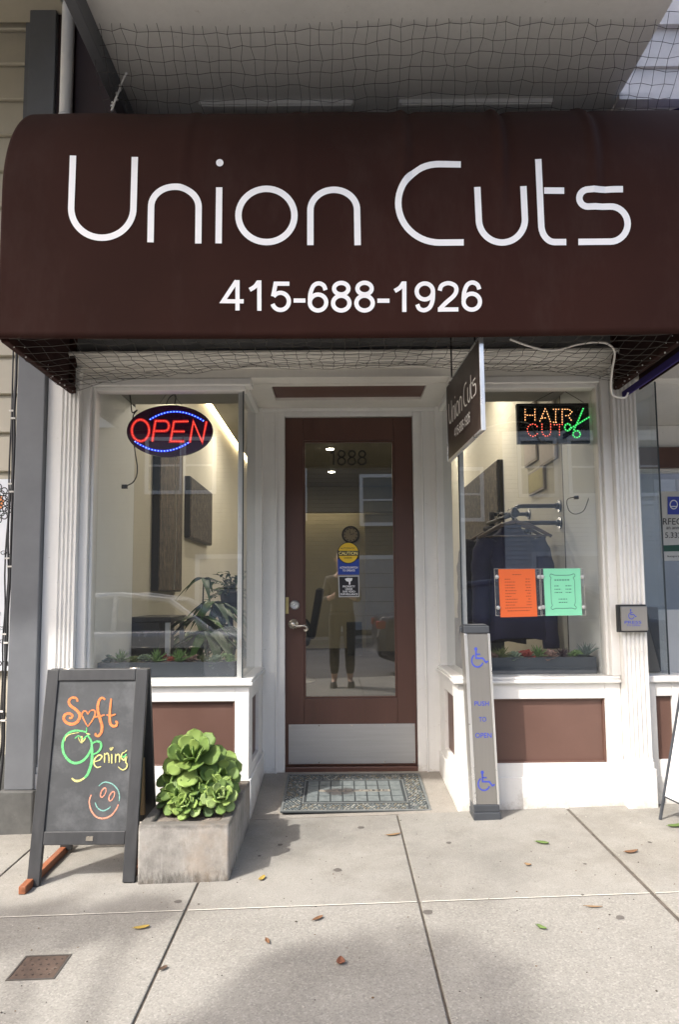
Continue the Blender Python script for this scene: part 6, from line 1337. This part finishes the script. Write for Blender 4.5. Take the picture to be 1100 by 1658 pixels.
car('dark blue car parked at the kerb reflected in the door glass', 'car', 2.85, -2.85, M['car_dark'], True)

# street tree whose crown shades the pavement
tr = thing('street_tree', 'small street tree at the kerb left of the shop', 'tree', (-3.45, -1.2, ground_z(-3.45,-1.2)))
q = random.Random(21); top = Vector((-3.25, -1.12, 4.3))
mb = MB(); mb.tube(smooth([(-3.45,-1.2,-0.15),(-3.42,-1.2,1.2),(-3.36,-1.17,2.6),(-3.28,-1.13,3.6)], 6), [lerp(0.075,0.045,k/18) for k in range(19)], 10)
lobes = [((-3.25,-0.86,4.57),0.45), ((-3.62,-1.38,4.6),0.5), ((-2.95,-1.95,5.0),0.5), ((-3.5,-2.1,5.35),0.55), ((-3.8,0.0,4.2),0.14), ((-4.15,-0.03,4.2),0.16), ((-4.5,-0.08,4.22),0.17), ((-4.85,-0.12,4.25),0.15)]
for c, r in lobes: mb.tube(smooth([(-3.28,-1.13,3.55), tuple(lerp(Vector((-3.28,-1.13,3.55)), Vector(c), 0.5)+Vector((0.05,0.04,0))), c], 5), [lerp(0.04,0.012,k/10) for k in range(11)], 8)
mb.build('trunk', mat('bark', (0.11,0.09,0.07), 0.95, var=0.4, scale=12, bmp=0.6, bscale=30), tr, True)
lf = MB()
for c, r in lobes:
    for k in range(int(4200*r*r)+60):
        d = Vector((q.gauss(0,1), q.gauss(0,1), q.gauss(0,1))).normalized()*r*q.uniform(0.25,1)**0.5
        blade(lf, Vector(c)+d, (q.uniform(-1,1), q.uniform(-1,1), q.uniform(-.8,.5)), q.uniform(.09,.14), q.uniform(.045,.07), 0.3, q.choice((0,1)), 2)
lf.build('crown', [leafmat('tree_leaf', (0.05,0.10,0.03)), leafmat('tree_leaf_light', (0.09,0.16,0.045))], tr)

# the photographer behind the camera, seen only as a reflection in the door
def skin(name, pts, edges, m, parent, root=0, lv=2):
    off = world_loc(parent); me = bpy.data.meshes.new(name); me.from_pydata([Vector(p[0])-off for p in pts], edges, []); me.materials.append(m)
    o = bpy.data.objects.new(name, me); C.objects.link(o); o.parent = parent
    o.modifiers.new('skin', 'SKIN'); sv = me.skin_vertices[0].data
    for i, p in enumerate(pts): sv[i].radius = (p[1], p[2] if len(p) > 2 else p[1]); sv[i].use_root = (i == root)
    s_ = o.modifiers.new('smooth', 'SUBSURF'); s_.levels = lv; s_.render_levels = lv
    for pl_ in me.polygons: pl_.use_smooth = True
    o.modifiers['skin'].use_smooth_shade = True; return o
PXc, PYc = 0.045, -0.47; g0 = ground_z(PXc, PYc); V = lambda x, y, z: (PXc+x, PYc+y, g0+z)
M['skin_tone'] = mat('skin_tone', (0.48,0.29,0.21), 0.55, var=0.05); M['trousers'] = mat('dark_trousers', (0.016,0.016,0.018), 0.8, var=0.2); M['top'] = mat('grey_top', (0.05,0.048,0.046), 0.85, var=0.1); M['hair'] = mat('dark_hair', (0.025,0.018,0.014), 0.5, var=0.2, sc=(30,30,2))
pe = thing('person', 'person in dark grey top and dark trousers holding a phone, reflected in the door', 'person', V(0,0,0))
body = [(V(0,0,0.92),0.15,0.115),(V(0,0,1.05),0.135,0.10),(V(0,0.0,1.22),0.15,0.11),(V(0,-0.01,1.34),0.15,0.10),(V(0,0,1.43),0.06,0.055),(V(0,0.015,1.50),0.055,0.055),(V(0,0.02,1.555),0.075,0.085),(V(0,0.02,1.63),0.078,0.095),(V(0,0.012,1.70),0.06,0.075),
        (V(-0.09,0,0.84),0.085),(V(-0.10,0.01,0.48),0.058),(V(-0.10,-0.015,0.28),0.055),(V(-0.10,-0.02,0.09),0.036),(V(-0.11,0.05,0.035),0.034),(V(-0.12,0.14,0.025),0.026),
        (V(0.09,0,0.84),0.085),(V(0.10,0.01,0.48),0.058),(V(0.10,-0.015,0.28),0.055),(V(0.10,-0.02,0.09),0.036),(V(0.11,0.05,0.035),0.034),(V(0.12,0.14,0.025),0.026),
        (V(-0.17,-0.01,1.36),0.055),(V(-0.21,0.02,1.10),0.042),(V(-0.10,0.27,1.15),0.032),(V(-0.06,0.335,1.19),0.030,0.018),
        (V(0.17,-0.01,1.36),0.055),(V(0.21,0.02,1.10),0.042),(V(0.10,0.27,1.15),0.032),(V(0.06,0.335,1.19),0.030,0.018)]
ed = [(0,1),(1,2),(2,3),(3,4),(4,5),(5,6),(6,7),(7,8),(0,9),(9,10),(10,11),(11,12),(12,13),(13,14),(0,15),(15,16),(16,17),(17,18),(18,19),(19,20),(3,21),(21,22),(22,23),(23,24),(3,25),(25,26),(26,27),(27,28)]
skin('body', body, ed, M['skin_tone'], pe)
gro = lambda p, k: (p[0], p[1]+k, (p[2] if len(p) > 2 else p[1])+k)
skin('trousers', [gro(body[i], 0.012) for i in (0,1)]+[gro(body[i], 0.014) for i in (9,10,11)]+[(V(-0.10,-0.02,0.15),0.05)]+[gro(body[i], 0.014) for i in (15,16,17)]+[(V(0.10,-0.02,0.15),0.05)], [(0,1),(0,2),(2,3),(3,4),(4,5),(0,6),(6,7),(7,8),(8,9)], M['trousers'], pe)
skin('top', [gro(body[1],0.02),gro(body[2],0.016),gro(body[3],0.014),gro(body[4],0.010),gro(body[21],0.012),gro(body[22],0.010),(V(-0.15,0.16,1.13),0.045),gro(body[25],0.012),gro(body[26],0.010),(V(0.15,0.16,1.13),0.045),(V(0,0,0.96),0.165,0.13)], [(0,1),(1,2),(2,3),(2,4),(4,5),(5,6),(2,7),(7,8),(8,9),(0,10)], M['top'], pe)
skin('hair', [(V(0,-0.01,1.72),0.075,0.085),(V(0,-0.055,1.64),0.085,0.07),(V(0,-0.07,1.52),0.085,0.05),(V(0,-0.075,1.40),0.08,0.04)], [(0,1),(1,2),(2,3)], M['hair'], pe)
fm = MB()
for s in (-1, 1):
    fm.ball(V(s*0.032,0.108,1.625), 0.011, 5, 0)
    fm.ball(V(s*0.085,0.02,1.615), 0.022, 4, 1, (0.5,0.8,1.3))
fm.add([V(-0.012,0.105,1.62),V(0.012,0.105,1.62),V(0.016,0.112,1.575),V(-0.016,0.112,1.575),V(0,0.135,1.582)], [(0,1,4),(1,2,4),(2,3,4),(3,0,4)], 1)
fm.ball(V(0,0.100,1.545), 0.022, 4, 2, (1,0.3,0.35)); fm.build('face', [M['black'], M['skin_tone'], mat('lip_tone', (0.38,0.14,0.12), 0.5)], pe, True)
for s in (-1, 1):
    hm = MB(); base = Vector(V(s*0.055,0.345,1.19))
    for k in range(4):
        o = base+Vector((s*0.012, 0.0, -0.028+0.018*k)); L = (0.045,0.055,0.058,0.05)[k]
        hm.tube(smooth([tuple(o), tuple(o+Vector((-s*L*0.2,L*0.55,0.002))), tuple(o+Vector((-s*L*0.75,L*0.75,0.002))), tuple(o+Vector((-s*L*1.0,L*0.62,0)))], 4), [0.0085]*10+[0.0075]*3, 8)
    hm.tube(smooth([tuple(base+Vector((0,-0.01,0.03))), tuple(base+Vector((-s*0.018,-0.002,0.045))), tuple(base+Vector((-s*0.042,0.004,0.04)))], 4), [0.0105]*6+[0.0085]*3, 8)
    hm.build('hand', M['skin_tone'], pe, True)
for s in (-1, 1):
    mb = MB(); mb.grid(lambda u, v: Vector(V(s*0.112+0.046*math.cos(2*math.pi*u)*(1-0.25*v*v), 0.05+0.12*math.sin(2*math.pi*u)*(1-0.3*v), 0.002+0.075*v)), 20, 6); mb.build('shoe', M['black'], pe, True, solid=0.004)
mb = MB(); mb.box(-0.038, 0.038, -0.062, -0.052, 1.025, 1.185); mb.lathe([(0.006,0),(0.006,0.003),(0.004,0.004)], (-0.02,-0.052,1.165), (0,1,0), 12)
tag(mb.build('phone', M['black'], None, bevel=0.004, origin=(0,-0.057,1.1)), 'black phone held up by the person taking the picture', 'phone')

# grit and crumbs on the pavement: one mass of tiny bits
q = random.Random(31); mb = MB()
for k in range(420):
    X, Y = q.uniform(-1.9, 2.0), q.uniform(1.75, 3.44); r = q.uniform(0.0012, 0.0032)*(1.5 if q.random() < .1 else 1); z = ground_z(X, Y)
    mb.ball((X, Y, z+r*0.4), r, 2, q.choice((0,0,1,2)), (q.uniform(.7,1.4), q.uniform(.7,1.4), 0.6))
gr = mb.build('grit', [mat('dark_grit', (0.06,0.05,0.04), 0.95), mat('brown_grit', (0.14,0.09,0.05), 0.95), mat('pale_grit', (0.45,0.42,0.37), 0.95)]); gr['kind'] = 'stuff'
